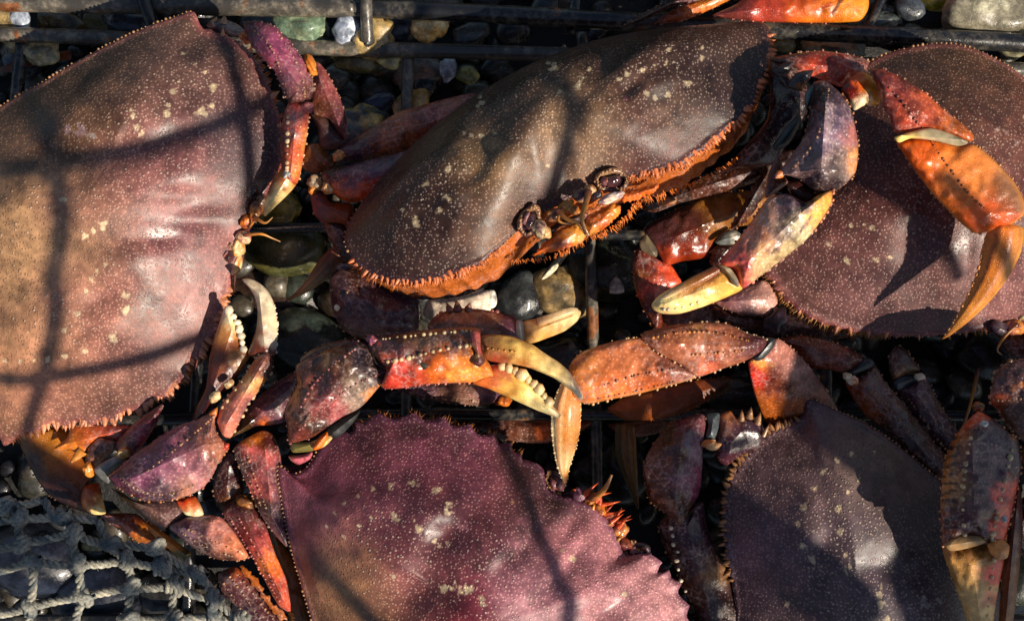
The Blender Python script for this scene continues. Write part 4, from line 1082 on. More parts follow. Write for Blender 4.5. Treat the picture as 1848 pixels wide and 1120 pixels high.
# face of the purple crab
eye(D_, 1006, 870, 18, 24, 146, -.5, False); eye(D_, 1152, 992, 24, 16, 146, -.2, False)
bb = np.array([(1042, 890), (1060, 896), (1076, 908), (1090, 922), (1104, 936), (1112, 950), (1120, 966)], float)
bases = []; dirs = []; rr = []
for k in range(26):
    u = rng.uniform(0, 6); i = int(u); p = bb[i] * (1 - u + i) + bb[min(i + 1, 6)] * (u - i)
    bases.append(W(p[0] + rng.uniform(-6, 8), p[1] + rng.uniform(-8, 6), 140 + rng.uniform(0, 22)))
    d = np.array([rng.normal(.6, .5), rng.normal(.6, .5), rng.uniform(0, .6)]); dirs.append(d / np.linalg.norm(d) * rng.uniform(14, 34) * S); rr.append(rng.uniform(2.6, 5) * S)
cv, cf, k = cones(np.array(bases), np.array(dirs), rr, n=6)
mesh_obj('face_spines', cv, cf, M['smooth'], D_, np.repeat(C('redorange')[None] * rng.uniform(.7, 1.3, 26)[:, None], k, 0))
for x, y, rx, ry, c1, c2 in ((1045, 892, 16, 12, 'plum', 'mauve'), (1066, 902, 12, 14, 'rust', 'amber'), (1082, 920, 14, 12, 'amber', 'rust'), (1102, 938, 12, 16, 'orange', 'pink'), (1118, 958, 12, 18, 'pink', 'amber'), (1128, 980, 14, 10, 'rust', 'plum')):
    blob(D_, 'face_plate', x, y, rx, ry, 148, 13, .7, c1, c2, 'smooth', lump=.3)
antenna(D_, [(1068, 898, 165), (1084, 890, 185), (1096, 874, 195), (1104, 856, 200)], (7, 2))
# big open claw of the purple crab
# left legs of the purple crab

# ================= dark crab at the lower right =================
E_ = empty('crab', 1550, 1110, -40, 'slate brown crab at the lower right mostly in shade, facing left', 'crab', GRP)
rimE = [(1458, 718), (1505, 737), (1566, 765), (1618, 801), (1667, 841), (1720, 890), (1770, 960), (1800, 1050), (1810, 1140), (1780, 1260), (1700, 1400), (1570, 1490), (1450, 1520), (1390, 1440), (1345, 1320), (1326, 1220), (1322, 1160), (1327, 1105),
        (1319, 1044), (1310, 995), (1306, 943), (1308, 894), (1321, 854), (1339, 825), (1359, 801), (1383, 779), (1416, 766), (1450, 748)]
carapace(E_, rimE, (1530, 1110), (-5, -395), (-330, 0), 120, (0, 0), 115, 110,
  [(1580, 820, 100, (94, 82, 68)), (1480, 770, 60, (86, 70, 84)), (1430, 880, 100, (126, 98, 98)), (1560, 980, 140, (84, 70, 80)), (1390, 1010, 80, (96, 84, 98)), (1690, 960, 90, (72, 62, 52)), (1480, 1080, 80, (112, 86, 84)), (1620, 1100, 110, (86, 76, 86))],
  [(1510, 830, 6), (1536, 820, 6), (1487, 852, 7), (1471, 881, 6), (1452, 915, 8), (1440, 947, 8), (1448, 985, 9), (1466, 1008, 10), (1514, 918, 7), (1515, 958, 8), (1526, 1000, 6), (1532, 1022, 6), (1528, 1032, 6), (1530, 886, 5), (1549, 866, 4), (1592, 1055, 7), (1588, 1075, 7), (1592, 1090, 9), (1600, 1118, 8), (1673, 1090, 10, (160, 160, 160)), (1665, 1080, 9, (150, 150, 150)), (1695, 1082, 7, (150, 150, 150)), (1578, 815, 4), (1420, 1090, 6)],
  teeth=[(18, 26.5, 24, 9)], beadsec=[(0, 6, 9)], hairsec=[], spinesec=[(18, 26.6, 70, 9)],
  rim_col='plum', spine_col=(150, 104, 60), under_col='plum', NR=170, NT=800, tub_gain=1.2, pores=[(1570, 820, 110)])
# long leg of the dark crab reaching to the middle

# ================= crab at the right edge (claw in view) =================
F_ = empty('crab', 2080, 860, -40, 'crab at the right edge whose striped claw with white knobs hangs down', 'crab', GRP)
carapace(F_, [(1890, 700), (1990, 640), (2140, 600), (2290, 640), (2400, 740), (2460, 880), (2400, 1020), (2260, 1110), (2100, 1130), (1970, 1090), (1900, 1000), (1880, 880), (1876, 780)], (2140, 860), (0, 290), (-280, 0), 150, (0, 0), 110, 110,
  [(2140, 860, 300, (96, 70, 62))], [], teeth=[(8, 12.9, 8, 8)], NR=40, NT=220, rim_col='rose')

# ================= crab beyond the top edge (orange limbs in view) =================
G_ = empty('crab', 1420, -260, -60, 'crab at the top edge showing only bright orange limbs above the rod', 'crab', GRP)
carapace(G_, [(1130, -260), (1200, -350), (1320, -400), (1440, -410), (1560, -380), (1680, -290), (1720, -230), (1640, -150), (1540, -110), (1420, -100), (1290, -120), (1190, -180)], (1420, -250), (300, 0), (0, -150), 60, (0, 0), 100, 90,
  [(1420, -250, 300, (130, 80, 66))], [], NR=40, NT=220, rim_col='rose')
# ------------------------------------------------------------------ limbs, each segment from its own outline
PL, SG, BL = plate, seg, blob
# ---- left crab, upper claw
cl = plate(A_, 'claw', [(520, 187), (545, 183), (557, 200), (556, 230), (550, 270), (541, 320), (530, 338), (512, 332), (508, 300), (505, 260), (509, 220)], 178,
  [(536, 225, 26, (206, 104, 96)), (532, 280, 26, (214, 110, 80)), (510, 250, 16, 'maroon'), (510, 300, 16, (120, 40, 26)), (553, 250, 12, (226, 180, 90)), (545, 300, 14, (226, 150, 80))], th=24, rim=[(1, 6)], rim_col='cream', rows=[dict(p=[(520, 200), (519, 260), (518, 310)], g=11, r=4), [(542, 205), (540, 260), (532, 310)]], row_col='cream')
plate(cl, 'carpus', [(440, 40), (487, 41), (516, 66), (545, 105), (567, 154), (565, 174), (545, 186), (520, 186), (505, 154), (494, 127), (476, 109), (453, 82)], 185,
  [(480, 62, 30, (116, 66, 92)), (505, 95, 34, (146, 76, 120)), (490, 122, 22, (196, 84, 116)), (530, 125, 26, (156, 100, 124)), (542, 165, 28, (110, 74, 76))], th=30, rim=[(1, 6), (7, 11)], rows=[[(455, 52), (488, 85), (505, 125), (515, 175)], [(500, 58), (525, 95), (545, 140), (550, 175)]], jag=1.2)
plate(cl, 'movable_finger', [(508, 306), (530, 310), (534, 334), (516, 355), (497, 373), (478, 391), (475, 377), (482, 350), (492, 325)], 180, [(490, 366, 24, (246, 226, 170)), (512, 330, 18, (226, 130, 50)), (488, 338, 10, (150, 50, 26)), (520, 345, 12, 'cream')], th=18, mat='smooth')
BL(cl, 'joint', 520, 316, 12, 13, 202, 10, 0, (196, 190, 176), 'grey', 'membrane', lump=.1); BL(cl, 'joint', 556, 194, 14, 11, 198, 11, 0, 'rose', 'pink', 'smooth'); BL(cl, 'joint', 561, 118, 10, 22, 185, 10, -.5, 'orange', 'amber', 'smooth'); BL(cl, 'joint', 447, 70, 18, 11, 178, 10, .6, 'orange', 'red', 'smooth')
plate(cl, 'merus', [(372, 48), (380, 36), (398, 34), (410, 36), (432, 46), (445, 62), (425, 66), (395, 60)], 120, [(390, 45, 20, 'slate'), (425, 52, 18, (150, 140, 140))], th=14, spines=[(404, 42, 406, 26, 128, 7, 'tan'), (385, 42, 392, 30, 124, 6, 'tan')])
# ---- left crab, lower claw
cl = plate(A_, 'claw', [(400, 730), (424, 699), (448, 667), (464, 640), (478, 630), (492, 636), (491, 668), (466, 707), (449, 727), (436, 753), (418, 788), (402, 786), (392, 760)], 190,
  [(425, 715, 26, (220, 140, 126)), (446, 684, 20, (232, 184, 124)), (462, 655, 14, (226, 130, 90)), (482, 655, 18, (90, 62, 62)), (447, 735, 18, (76, 62, 84)), (408, 765, 22, (210, 130, 116))], th=26, rim=[(0, 10)], rim_col='cream', rim_r=3.2, rim_gap=12, rows=[dict(p=[(402, 735), (430, 698), (455, 660), (468, 640)], g=13, r=3.6)], row_col='cream')
plate(cl, 'fixed_finger', [(407, 553), (421, 574), (432, 600), (437, 628), (452, 640), (440, 662), (420, 692), (396, 716), (371, 746), (345, 768), (352, 738), (371, 700), (377, 650), (385, 615), (397, 578)], 175,
  [(406, 566, 18, 'ivory'), (404, 600, 18, (206, 150, 90)), (402, 635, 20, (150, 84, 40)), (425, 655, 14, (196, 146, 90)), (395, 685, 22, (104, 50, 40)), (365, 735, 30, (70, 32, 34))], th=20, mat='smooth')
nubs(cl, 'finger_teeth', [(413, 560), (421, 571), (428, 582), (432, 594), (435, 606), (437, 618), (439, 630)], 184, 6.5, 'ivory')
plate(cl, 'movable_finger', [(437, 504), (450, 502), (468, 510), (484, 525), (494, 545), (500, 575), (501, 605), (498, 636), (488, 656), (470, 652), (447, 640), (455, 615), (463, 590), (465, 562), (461, 540), (452, 522), (442, 511)], 185,
  [(450, 506, 20, (236, 222, 200)), (480, 540, 26, (232, 224, 208)), (486, 580, 22, (216, 202, 180)), (494, 610, 12, (176, 180, 180)), (468, 620, 18, (120, 64, 40)), (480, 640, 14, (90, 46, 40))], axis=((468, 530), (478, 630)), th=18, mat='smooth', rim=[(4, 8)], rim_col='white', rim_gap=6)
for x, y, r in ((388, 716, 13), (413, 692, 10)):
    BL(cl, 'tubercle', x, y, r, r * .7, 206, r * .6, -.7, 'cream', 'tan', 'smooth', lump=.2)
plate(cl, 'carpus', [(195, 860), (220, 836), (245, 817), (270, 799), (295, 781), (320, 768), (352, 757), (391, 738), (388, 753), (390, 777), (405, 797), (412, 808), (405, 820), (392, 842), (380, 862), (362, 882), (332, 897), (290, 905), (257, 902), (235, 892), (210, 877)], 190,
  [(235, 855, 34, (104, 60, 88)), (295, 810, 40, (118, 66, 104)), (320, 845, 34, (170, 122, 144)), (345, 800, 30, (120, 76, 90)), (385, 805, 30, (176, 124, 106)), (280, 886, 18, (72, 58, 74)), (330, 878, 20, (196, 150, 140)), (330, 898, 10, (214, 140, 84)), (260, 840, 26, (140, 84, 128))],  # the light mauve patch holds part of a highlight as colour
  th=40, axis=((240, 862), (372, 800)), rim=[(8, 20)], rim_col='amber', rows=[[(222, 868), (262, 888), (310, 890), (355, 872)], [(265, 850), (310, 815), (350, 782), (385, 752)]], jag=.8, crease=.6, spines=[(384, 748, 393, 734, 196, 7, 'orange'), (406, 806, 414, 800, 196, 7, 'red')])
plate(cl, 'merus', [(235, 769), (262, 748), (294, 728), (284, 762), (256, 806), (240, 826), (227, 822), (207, 812), (210, 795)], 150, [(255, 770, 24, (146, 62, 84)), (240, 800, 20, (110, 44, 50)), (275, 760, 18, (120, 60, 70)), (225, 818, 8, 'amber')], th=16, rim=[(2, 5)], skew=.25)
plate(cl, 'ischium', [(130, 770), (180, 766), (238, 769), (212, 796), (180, 788), (160, 808), (145, 823), (127, 811), (94, 812), (120, 790)], 132, [(120, 800, 24, 'amber'), (155, 785, 26, (206, 110, 46)), (205, 780, 24, (190, 86, 70)), (140, 815, 14, (230, 150, 60)), (150, 800, 10, 'brown')], th=14, rim=[(0, 2)], spines=[(150, 812, 124, 838, 138, 10, 'amber')])
plate(cl, 'ischium_collar', [(180, 789), (211, 796), (207, 812), (172, 842), (154, 832), (160, 807)], 138, [(185, 812, 26, (112, 76, 70)), (190, 822, 10, 'tan')], th=14)
plate(cl, 'joint_membrane', [(170, 845), (208, 822), (226, 830), (204, 850), (196, 872), (180, 862)], 160, [(190, 845, 30, (120, 124, 130)), (205, 835, 14, 'grey')], th=10, mat='membrane')
BL(cl, 'joint', 222, 818, 14, 11, 180, 11, 0, 'amber', 'cream', 'smooth'); BL(cl, 'joint', 160, 846, 13, 15, 158, 10, 0, 'orange', 'amber', 'smooth')
# ---- left crab, legs below it
lg = plate(A_, 'walking_leg', [(30, 766), (37, 805), (52, 837), (67, 865), (85, 890), (107, 905), (140, 920), (175, 926), (162, 872), (170, 855), (155, 838), (122, 778), (82, 768)], 70,
  [(90, 800, 32, (190, 130, 44)), (130, 850, 30, (166, 100, 40)), (62, 835, 22, (84, 54, 50)), (110, 895, 30, (74, 48, 52)), (150, 900, 20, (96, 60, 44)), (50, 790, 20, (120, 80, 44))], th=18, rim=[(0, 6)], crease=.3, mat='smooth')
plate(lg, 'carpus', [(145, 900), (152, 877), (178, 871), (186, 902), (191, 926), (170, 928), (150, 916)], 86, [(164, 885, 18, (176, 80, 24)), (176, 916, 14, 'cream'), (155, 905, 10, 'orange')], th=16, mat='smooth')
plate(lg, 'propodus', [(182, 927), (245, 926), (268, 947), (300, 985), (290, 1005), (260, 985), (220, 958), (195, 942)], 50, [(240, 940, 34, (146, 72, 30)), (210, 945, 20, 'plum'), (265, 955, 14, 'amber')], th=14, rim=[(2, 7)])
lg = plate(A_, 'walking_leg', [(200, 880), (222, 889), (246, 903), (316, 903), (337, 930), (302, 950), (294, 958), (270, 941), (245, 921), (220, 900)], 118, [(285, 925, 34, (116, 90, 94)), (250, 915, 14, (130, 100, 80)), (235, 908, 12, (160, 116, 50)), (270, 938, 10, (150, 104, 50))], th=16, rim=[(4, 9)], crease=.6)
plate(lg, 'carpus', [(317, 902), (352, 894), (368, 927), (350, 934), (334, 928)], 128, [(335, 905, 16, (206, 76, 28)), (352, 924, 14, 'ivory'), (345, 912, 10, 'orange')], th=14, mat='smooth')
plate(lg, 'propodus', [(305, 950), (345, 930), (395, 930), (420, 955), (449, 1003), (426, 1011), (390, 1008), (355, 992), (322, 968)], 128, [(345, 955, 26, (110, 88, 116)), (395, 955, 26, (196, 136, 130)), (425, 985, 20, (226, 150, 120)), (365, 992, 18, (76, 48, 50)), (410, 1005, 14, (90, 56, 46))], th=26, rim=[(4, 8)], rows=[[(330, 962), (370, 985), (420, 1003)], [(340, 955), (385, 975), (430, 995)]], crease=.6)
plate(lg, 'dactyl', [(262, 938), (282, 950), (312, 972), (345, 997), (334, 1008), (296, 984), (270, 957)], 92, [(275, 952, 14, (226, 140, 50)), (305, 975, 18, 'amber'), (335, 1000, 16, 'olive')], th=10, mat='smooth')
lg = plate(A_, 'walking_leg', [(570, 112), (586, 125), (611, 170), (625, 212), (628, 252), (613, 242), (592, 214), (566, 206), (563, 165)], 70, [(590, 150, 26, (150, 86, 92)), (605, 195, 24, (112, 66, 76)), (580, 190, 20, (140, 90, 60)), (575, 125, 12, 'rose')], th=20, rim=[(1, 5)], crease=.7)
plate(lg, 'propodus', [(541, 295), (556, 261), (576, 260), (593, 278), (608, 296), (593, 306), (568, 314), (550, 307)], 46, [(570, 285, 26, (150, 102, 56)), (590, 296, 14, 'brown')], th=18, rim=[(2, 5)])
plate(lg, 'carpus', [(560, 206), (586, 211), (611, 236), (627, 256), (610, 270), (578, 266), (573, 230)], 60, [(590, 235, 22, (70, 66, 80)), (600, 258, 20, (100, 70, 70)), (575, 220, 14, 'brown')], th=18, mat='smooth')
# ---- middle crab, raised right claw
cl = plate(B_, 'claw', [(1373, 374), (1388, 356), (1421, 350), (1452, 366), (1476, 352), (1501, 343), (1500, 368), (1480, 401), (1452, 436), (1403, 475), (1358, 509), (1339, 521), (1325, 487), (1299, 474), (1312, 455), (1342, 420), (1361, 392)], 318,
  [(1325, 468, 22, (206, 92, 96)), (1350, 440, 26, (226, 150, 130)), (1378, 450, 20, (236, 190, 150)), (1385, 380, 24, (196, 150, 130)), (1425, 372, 26, (96, 82, 104)), (1405, 420, 18, (110, 92, 100)), (1440, 415, 26, (206, 198, 166)), (1395, 470, 22, (206, 190, 150)), (1488, 372, 18, (232, 172, 90)), (1470, 400, 14, (226, 170, 100))],
  th=34, axis=((1352, 470), (1445, 385)), rim=[(12, 16.9), (5, 10)], rim_col='pink', rim_r=3, rim_gap=9, crease=.35, marks=[(1432, 400, 16, 3, -.9, (96, 84, 70)), (1418, 425, 18, 3, -.9, (110, 92, 70)), (1448, 412, 14, 3, -1.1, (120, 100, 76)), (1400, 450, 16, 3, -.8, (116, 92, 70)), (1460, 398, 12, 2.5, -1.1, (130, 100, 70))])
plate(cl, 'carpus', [(1402, 317), (1422, 289), (1451, 247), (1463, 192), (1469, 151), (1489, 146), (1518, 169), (1537, 202), (1549, 260), (1544, 311), (1518, 338), (1486, 354), (1467, 344), (1444, 324), (1418, 316)], 308,
  [(1474, 190, 30, (60, 50, 66)), (1502, 235, 32, (122, 106, 134)), (1450, 285, 26, (150, 126, 132)), (1478, 300, 30, (76, 62, 78)), (1508, 300, 20, (150, 136, 136)), (1536, 240, 14, (196, 130, 124)), (1540, 290, 16, (226, 160, 100)), (1480, 335, 18, (70, 56, 64))],
  th=42, axis=((1490, 185), (1482, 305)), rim=[(0, 3), (6, 12)], rim_col='amber', rows=[[(1430, 305), (1470, 255), (1490, 200), (1495, 160)]], crease=.55, spines=[(1408, 314, 1398, 322, 312, 7, 'orange')])
plate(cl, 'fixed_finger', [(1176, 548), (1190, 532), (1227, 511), (1276, 490), (1300, 476), (1325, 488), (1341, 520), (1312, 536), (1267, 554), (1227, 566), (1194, 566), (1178, 558)], 318, [(1200, 552, 30, (244, 220, 164)), (1260, 540, 30, (246, 214, 150)), (1310, 512, 22, (240, 186, 100)), (1250, 512, 18, (176, 110, 50)), (1285, 495, 14, (150, 80, 36))], th=22, axis=((1200, 548), (1310, 508)), mat='smooth', rows=[dict(p=[(1198, 558), (1225, 556), (1260, 545)], g=10, r=3)], row_col='ivory', marks=[(1262, 512, 30, 2, -.42, (110, 56, 26)), (1235, 524, 26, 1.6, -.42, (130, 70, 30))])
SG(cl, 'movable_finger', [(1300, 484, 9), (1270, 500, 10), (1235, 518, 9), (1200, 538, 6), (1184, 546, 3)], [330, 336, 334, 326], [(0, 'rust'), (.5, 'ochre'), (1, 'cream')], mat='smooth', th=.7)
plate(cl, 'joint_membrane', [(1297, 478), (1318, 484), (1332, 505), (1333, 518), (1322, 512), (1312, 494)], 342, [(1318, 494, 20, (160, 150, 130)), (1328, 510, 10, 'grey')], th=7, mat='membrane')
plate(cl, 'merus', [(1393, 112), (1432, 116), (1462, 168), (1456, 205), (1431, 242), (1402, 290), (1370, 302), (1330, 303), (1296, 314), (1340, 270), (1384, 216), (1391, 160)], 212, [(1420, 150, 34, (70, 42, 44)), (1400, 230, 40, (56, 38, 48)), (1350, 285, 34, (80, 50, 50)), (1380, 250, 20, (90, 46, 40))], th=26, crease=.6, skew=.1)
plate(cl, 'spine', [(1421, 156), (1437, 132), (1468, 127), (1452, 158), (1445, 166)], 268, [(1440, 145, 24, (56, 46, 56)), (1448, 162, 7, 'amber')], th=10, mat='smooth'); plate(cl, 'spine', [(1392, 128), (1410, 116), (1432, 111), (1424, 132), (1404, 140)], 252, [(1410, 124, 24, (50, 40, 50))], th=9, mat='smooth')
plate(cl, 'joint_membrane', [(1395, 262), (1422, 225), (1442, 207), (1446, 222), (1424, 260), (1400, 272)], 250, [(1420, 240, 30, (56, 70, 76))], th=9, mat='membrane'); plate(cl, 'joint_membrane', [(1452, 170), (1468, 150), (1478, 148), (1466, 185), (1455, 200)], 285, [(1463, 170, 20, (90, 104, 112))], th=8, mat='membrane')
plate(cl, 'joint_socket', [(1420, 330), (1445, 326), (1470, 346), (1480, 354), (1455, 366), (1428, 352)], 300, [(1450, 345, 30, (60, 30, 30)), (1470, 352, 10, 'maroon')], th=10, mat='smooth')
plate(cl, 'palm_flap', [(1405, 280), (1419, 322), (1422, 331), (1382, 358), (1388, 310)], 250, [(1400, 325, 30, (128, 76, 54))], th=8)
# ---- middle crab, left claw
cl = plate(B_, 'claw', [(771, 591), (785, 570), (821, 556), (870, 558), (920, 568), (940, 582), (943, 612), (900, 616), (850, 608), (790, 605)], 178, [(850, 580, 34, (146, 116, 102)), (792, 590, 22, (104, 66, 52)), (922, 588, 20, (100, 64, 80)), (880, 562, 14, (160, 90, 70))], th=24, rim=[(1, 5)], rim_col='pink', rim_r=3.8, rim_gap=12, spines=[(812, 560, 806, 546, 186, 7, 'brown'), (826, 558, 824, 541, 186, 8, 'brown'), (845, 558, 848, 545, 186, 7, 'brown')])
plate(cl, 'carpus', [(595, 506), (618, 484), (650, 491), (700, 519), (750, 536), (758, 560), (756, 590), (740, 605), (679, 613), (640, 607), (618, 594), (600, 560)], 130, [(650, 550, 40, (104, 70, 86)), (640, 508, 26, (84, 56, 48)), (720, 565, 34, (84, 66, 88)), (640, 596, 20, (134, 104, 86)), (690, 600, 24, (120, 96, 84))], th=36, rim=[(3, 11)], rows=[[(600, 524), (640, 530), (680, 536)], [(612, 580), (650, 600), (700, 606)]], crease=.35)
plate(cl, 'movable_finger', [(943, 581), (975, 573), (1010, 561), (1040, 557), (1049, 563), (1042, 579), (1018, 598), (985, 611), (957, 620), (945, 610)], 186, [(1020, 575, 40, (246, 226, 180)), (960, 600, 22, (232, 190, 120)), (990, 606, 12, 'amber')], th=18, mat='smooth')
SG(cl, 'fixed_finger', [(968, 582, 8), (1000, 571, 8), (1030, 561, 7), (1044, 560, 3)], [204, 206, 202, 194], [(0, 'tan'), (1, 'cream')], mat='smooth', th=.6)
plate(cl, 'joint_membrane', [(932, 578), (944, 580), (947, 612), (938, 617), (930, 600)], 194, [(938, 596, 24, (170, 176, 180))], th=8, mat='membrane')
BL(cl, 'joint', 624, 484, 20, 10, 104, 10, 0, 'grey', 'bluegrey', 'membrane'); BL(cl, 'barnacle', 608, 555, 5, 6, 160, 5, 0, 'white', 'cream', 'smooth')
plate(cl, 'merus', [(630, 480), (640, 474), (680, 500), (740, 514), (800, 512), (870, 500), (880, 516), (830, 536), (760, 540), (690, 520), (650, 500)], 78, [(645, 488, 18, 'redorange'), (680, 505, 20, 'rose'), (780, 525, 50, (60, 40, 34))], th=14)
# ---- middle crab, left legs
lg = plate(B_, 'walking_leg', [(608, 272), (630, 254), (679, 226), (721, 201), (763, 190), (805, 178), (860, 170), (850, 230), (760, 268), (704, 280), (644, 293), (622, 290)], 66, [(632, 272, 18, (96, 66, 92)), (665, 255, 22, (140, 80, 66)), (710, 240, 30, (180, 106, 64)), (775, 205, 30, (156, 86, 76))], th=24, crease=.5)
BL(lg, 'joint', 612, 281, 13, 10, 88, 9, -.5, 'cream', 'orange', 'smooth')
lg = plate(B_, 'walking_leg', [(582, 309), (627, 298), (704, 280), (790, 262), (800, 330), (720, 350), (637, 366), (610, 356), (585, 335)], 92, [(635, 306, 26, (104, 78, 110)), (690, 295, 30, (110, 84, 116)), (640, 325, 16, (140, 104, 130)), (620, 346, 18, (232, 116, 40)), (665, 338, 24, (206, 92, 32)), (595, 320, 12, 'maroon')], th=28, rim=[(7, 8.9)], crease=.4)
BL(lg, 'joint', 571, 330, 19, 16, 92, 13, .6, (150, 140, 120), 'tan', 'membrane', lump=.1); BL(lg, 'joint', 594, 340, 15, 12, 110, 11, .3, 'cream', 'orange', 'smooth'); BL(lg, 'joint', 565, 344, 9, 9, 92, 9, 0, 'orange', 'amber', 'smooth')
plate(lg, 'carpus', [(560, 348), (585, 347), (597, 365), (636, 368), (640, 420), (617, 404), (582, 401), (567, 387)], 78, [(576, 372, 20, (116, 66, 76)), (612, 385, 22, (150, 76, 36)), (592, 380, 10, (130, 96, 100))], th=18, rim=[(6, 7.9)], mat='smooth')
plate(lg, 'propodus', [(582, 398), (620, 400), (650, 440), (648, 486), (628, 480), (604, 450)], 62, [(610, 420, 24, (90, 56, 46)), (630, 460, 24, (56, 40, 36))], th=16)
SG(lg, 'dactyl', [(618, 446, 14), (592, 478, 18), (562, 510, 11), (536, 531, 5), (514, 544, 1)], [62, 52, 40, 28], [(0, 'rust'), (.25, 'brown'), (.6, (190, 156, 110)), (1, 'ochre')], th=.6, mat='smooth', ridge=.2, flute=(.16, 'brown'))
# ---- middle crab, right legs
lg = plate(B_, 'walking_leg', [(1162, 414), (1209, 383), (1282, 352), (1350, 344), (1400, 350), (1370, 400), (1320, 412), (1291, 430), (1279, 463), (1230, 472), (1203, 478), (1184, 450)], 100, [(1200, 412, 30, (78, 46, 50)), (1240, 400, 26, (96, 54, 44)), (1300, 372, 32, (156, 110, 54)), (1245, 452, 26, (140, 56, 24)), (1206, 462, 14, (196, 84, 44))], th=30, rim=[(0, 4)], rim_col='ochre', crease=.5, mat='smooth')
plate(lg, 'joint_membrane', [(1153, 433), (1168, 422), (1186, 450), (1184, 464), (1158, 452)], 104, [(1168, 442, 20, (130, 120, 104)), (1178, 455, 8, 'bluegrey')], th=10, mat='membrane')
plate(lg, 'carpus', [(1148, 450), (1160, 443), (1185, 465), (1210, 477), (1225, 499), (1229, 512), (1190, 540), (1196, 580), (1184, 600), (1160, 555), (1145, 517), (1141, 474)], 84, [(1166, 488, 20, (110, 52, 44)), (1205, 506, 22, (214, 92, 56)), (1180, 520, 16, (196, 86, 50)), (1150, 500, 10, (170, 110, 50)), (1170, 565, 20, (120, 56, 36))], th=18, rim=[(8, 11.9)], rim_col='ochre', crease=.35)
plate(lg, 'propodus', [(1186, 545), (1230, 530), (1285, 548), (1300, 600), (1240, 625), (1186, 606)], 50, [(1230, 570, 40, (110, 56, 30)), (1260, 595, 30, (70, 40, 28))], th=16)
lg = plate(B_, 'walking_leg', [(1150, 372), (1190, 342), (1270, 318), (1380, 285), (1430, 270), (1430, 300), (1340, 338), (1230, 366), (1180, 384)], 128, [(1210, 355, 34, (70, 44, 34)), (1300, 325, 40, (90, 52, 36)), (1390, 290, 34, (60, 40, 36))], th=18, rim=[(0, 4)], rim_col='ochre', crease=.6)
BL(lg, 'joint', 1206, 362, 20, 9, 150, 8, -.2, 'tan', 'rust', 'smooth')
lg = plate(B_, 'walking_leg', [(1383, 297), (1392, 304), (1380, 353), (1344, 402), (1316, 414), (1343, 365)], 150, [(1360, 350, 40, (64, 42, 34)), (1335, 395, 20, (96, 52, 36))], th=14, rim=[(3, 5.9)], rim_col='ochre', crease=.7, jag=1.5)
plate(lg, 'joint_membrane', [(1290, 436), (1306, 420), (1326, 415), (1340, 426), (1326, 440), (1300, 442)], 128, [(1312, 428, 24, (110, 118, 122)), (1326, 434, 10, 'white')], th=9, mat='membrane')
plate(lg, 'carpus', [(1284, 452), (1300, 440), (1332, 440), (1318, 468), (1300, 488), (1284, 480)], 112, [(1300, 460, 30, (70, 40, 30))], th=14, rim=[(3, 5.9)], rim_col='ochre')
# ---- middle crab, hind leg over the right-hand crab
lg = plate(B_, 'walking_leg', [(1388, 108), (1428, 98), (1476, 92), (1525, 97), (1560, 105), (1568, 116), (1556, 136), (1534, 140), (1518, 158), (1476, 142), (1430, 128)], 226, [(1480, 122, 28, (206, 80, 40)), (1520, 128, 24, (180, 70, 40)), (1475, 100, 18, (110, 66, 54)), (1420, 112, 24, (70, 44, 40)), (1550, 112, 16, (96, 56, 50))], th=16, rim=[(0, 5)])
plate(lg, 'joint_socket', [(1517, 161), (1530, 141), (1554, 130), (1571, 138), (1587, 157), (1589, 186), (1573, 192), (1560, 190), (1541, 200), (1530, 181)], 262, [(1536, 165, 18, (126, 34, 20)), (1574, 160, 14, (244, 176, 70)), (1558, 188, 12, (232, 222, 200)), (1556, 150, 10, (226, 100, 30))], th=20, mat='smooth', jag=.8)
plate(lg, 'carpus', [(1573, 127), (1592, 124), (1624, 138), (1669, 167), (1701, 196), (1734, 221), (1757, 244), (1753, 256), (1721, 248), (1669, 235), (1617, 240), (1604, 209), (1591, 186), (1585, 164)], 286, [(1610, 165, 26, (156, 74, 66)), (1665, 195, 30, (206, 108, 74)), (1715, 232, 24, (206, 118, 56)), (1612, 212, 22, (136, 62, 60)), (1650, 222, 20, (190, 84, 56))], th=26, rim=[(1, 7), (8, 13.9)], rows=[[(1600, 155), (1625, 180), (1650, 215), (1668, 233)]], crease=.4, row_col='brown')
plate(lg, 'carpus_membrane', [(1614, 248), (1644, 238), (1676, 231), (1705, 237), (1748, 256), (1730, 264), (1685, 254), (1644, 250), (1622, 258)], 304, [(1640, 244, 24, (226, 200, 130)), (1700, 244, 30, (176, 168, 146))], th=8, mat='membrane')
plate(lg, 'propodus', [(1618, 256), (1647, 246), (1682, 251), (1730, 261), (1759, 260), (1792, 286), (1828, 324), (1848, 360), (1850, 385), (1824, 406), (1776, 420), (1756, 420), (1727, 396), (1689, 357), (1647, 303), (1626, 271)], 282, [(1665, 300, 36, (224, 112, 34)), (1740, 310, 40, (228, 146, 76)), (1812, 345, 26, (160, 118, 90)), (1770, 400, 30, (214, 100, 34)), (1720, 370, 30, (228, 124, 40))], th=30, axis=((1665, 290), (1790, 385)), rim=[(4, 9), (10, 15.9)], rim_col='tan', rows=[[(1680, 256), (1705, 292), (1742, 342), (1776, 376)]], row_col='brown', crease=.25, mat='smooth', edge=(214, 140, 70))
SG(lg, 'dactyl', [(1816, 402, 30), (1808, 448, 35), (1788, 500, 27), (1752, 556, 16), (1717, 597, 6), (1699, 612, 1)], [286, 275, 256, 236, 220], [(0, 'orange'), (.5, (220, 130, 40)), (.8, 'amber'), (1, 'ochre')], cl='amber', beads=(0, 1), th=.55, mat='smooth', ridge=.25, roofk=.8, flute=(.12, 'rust'))
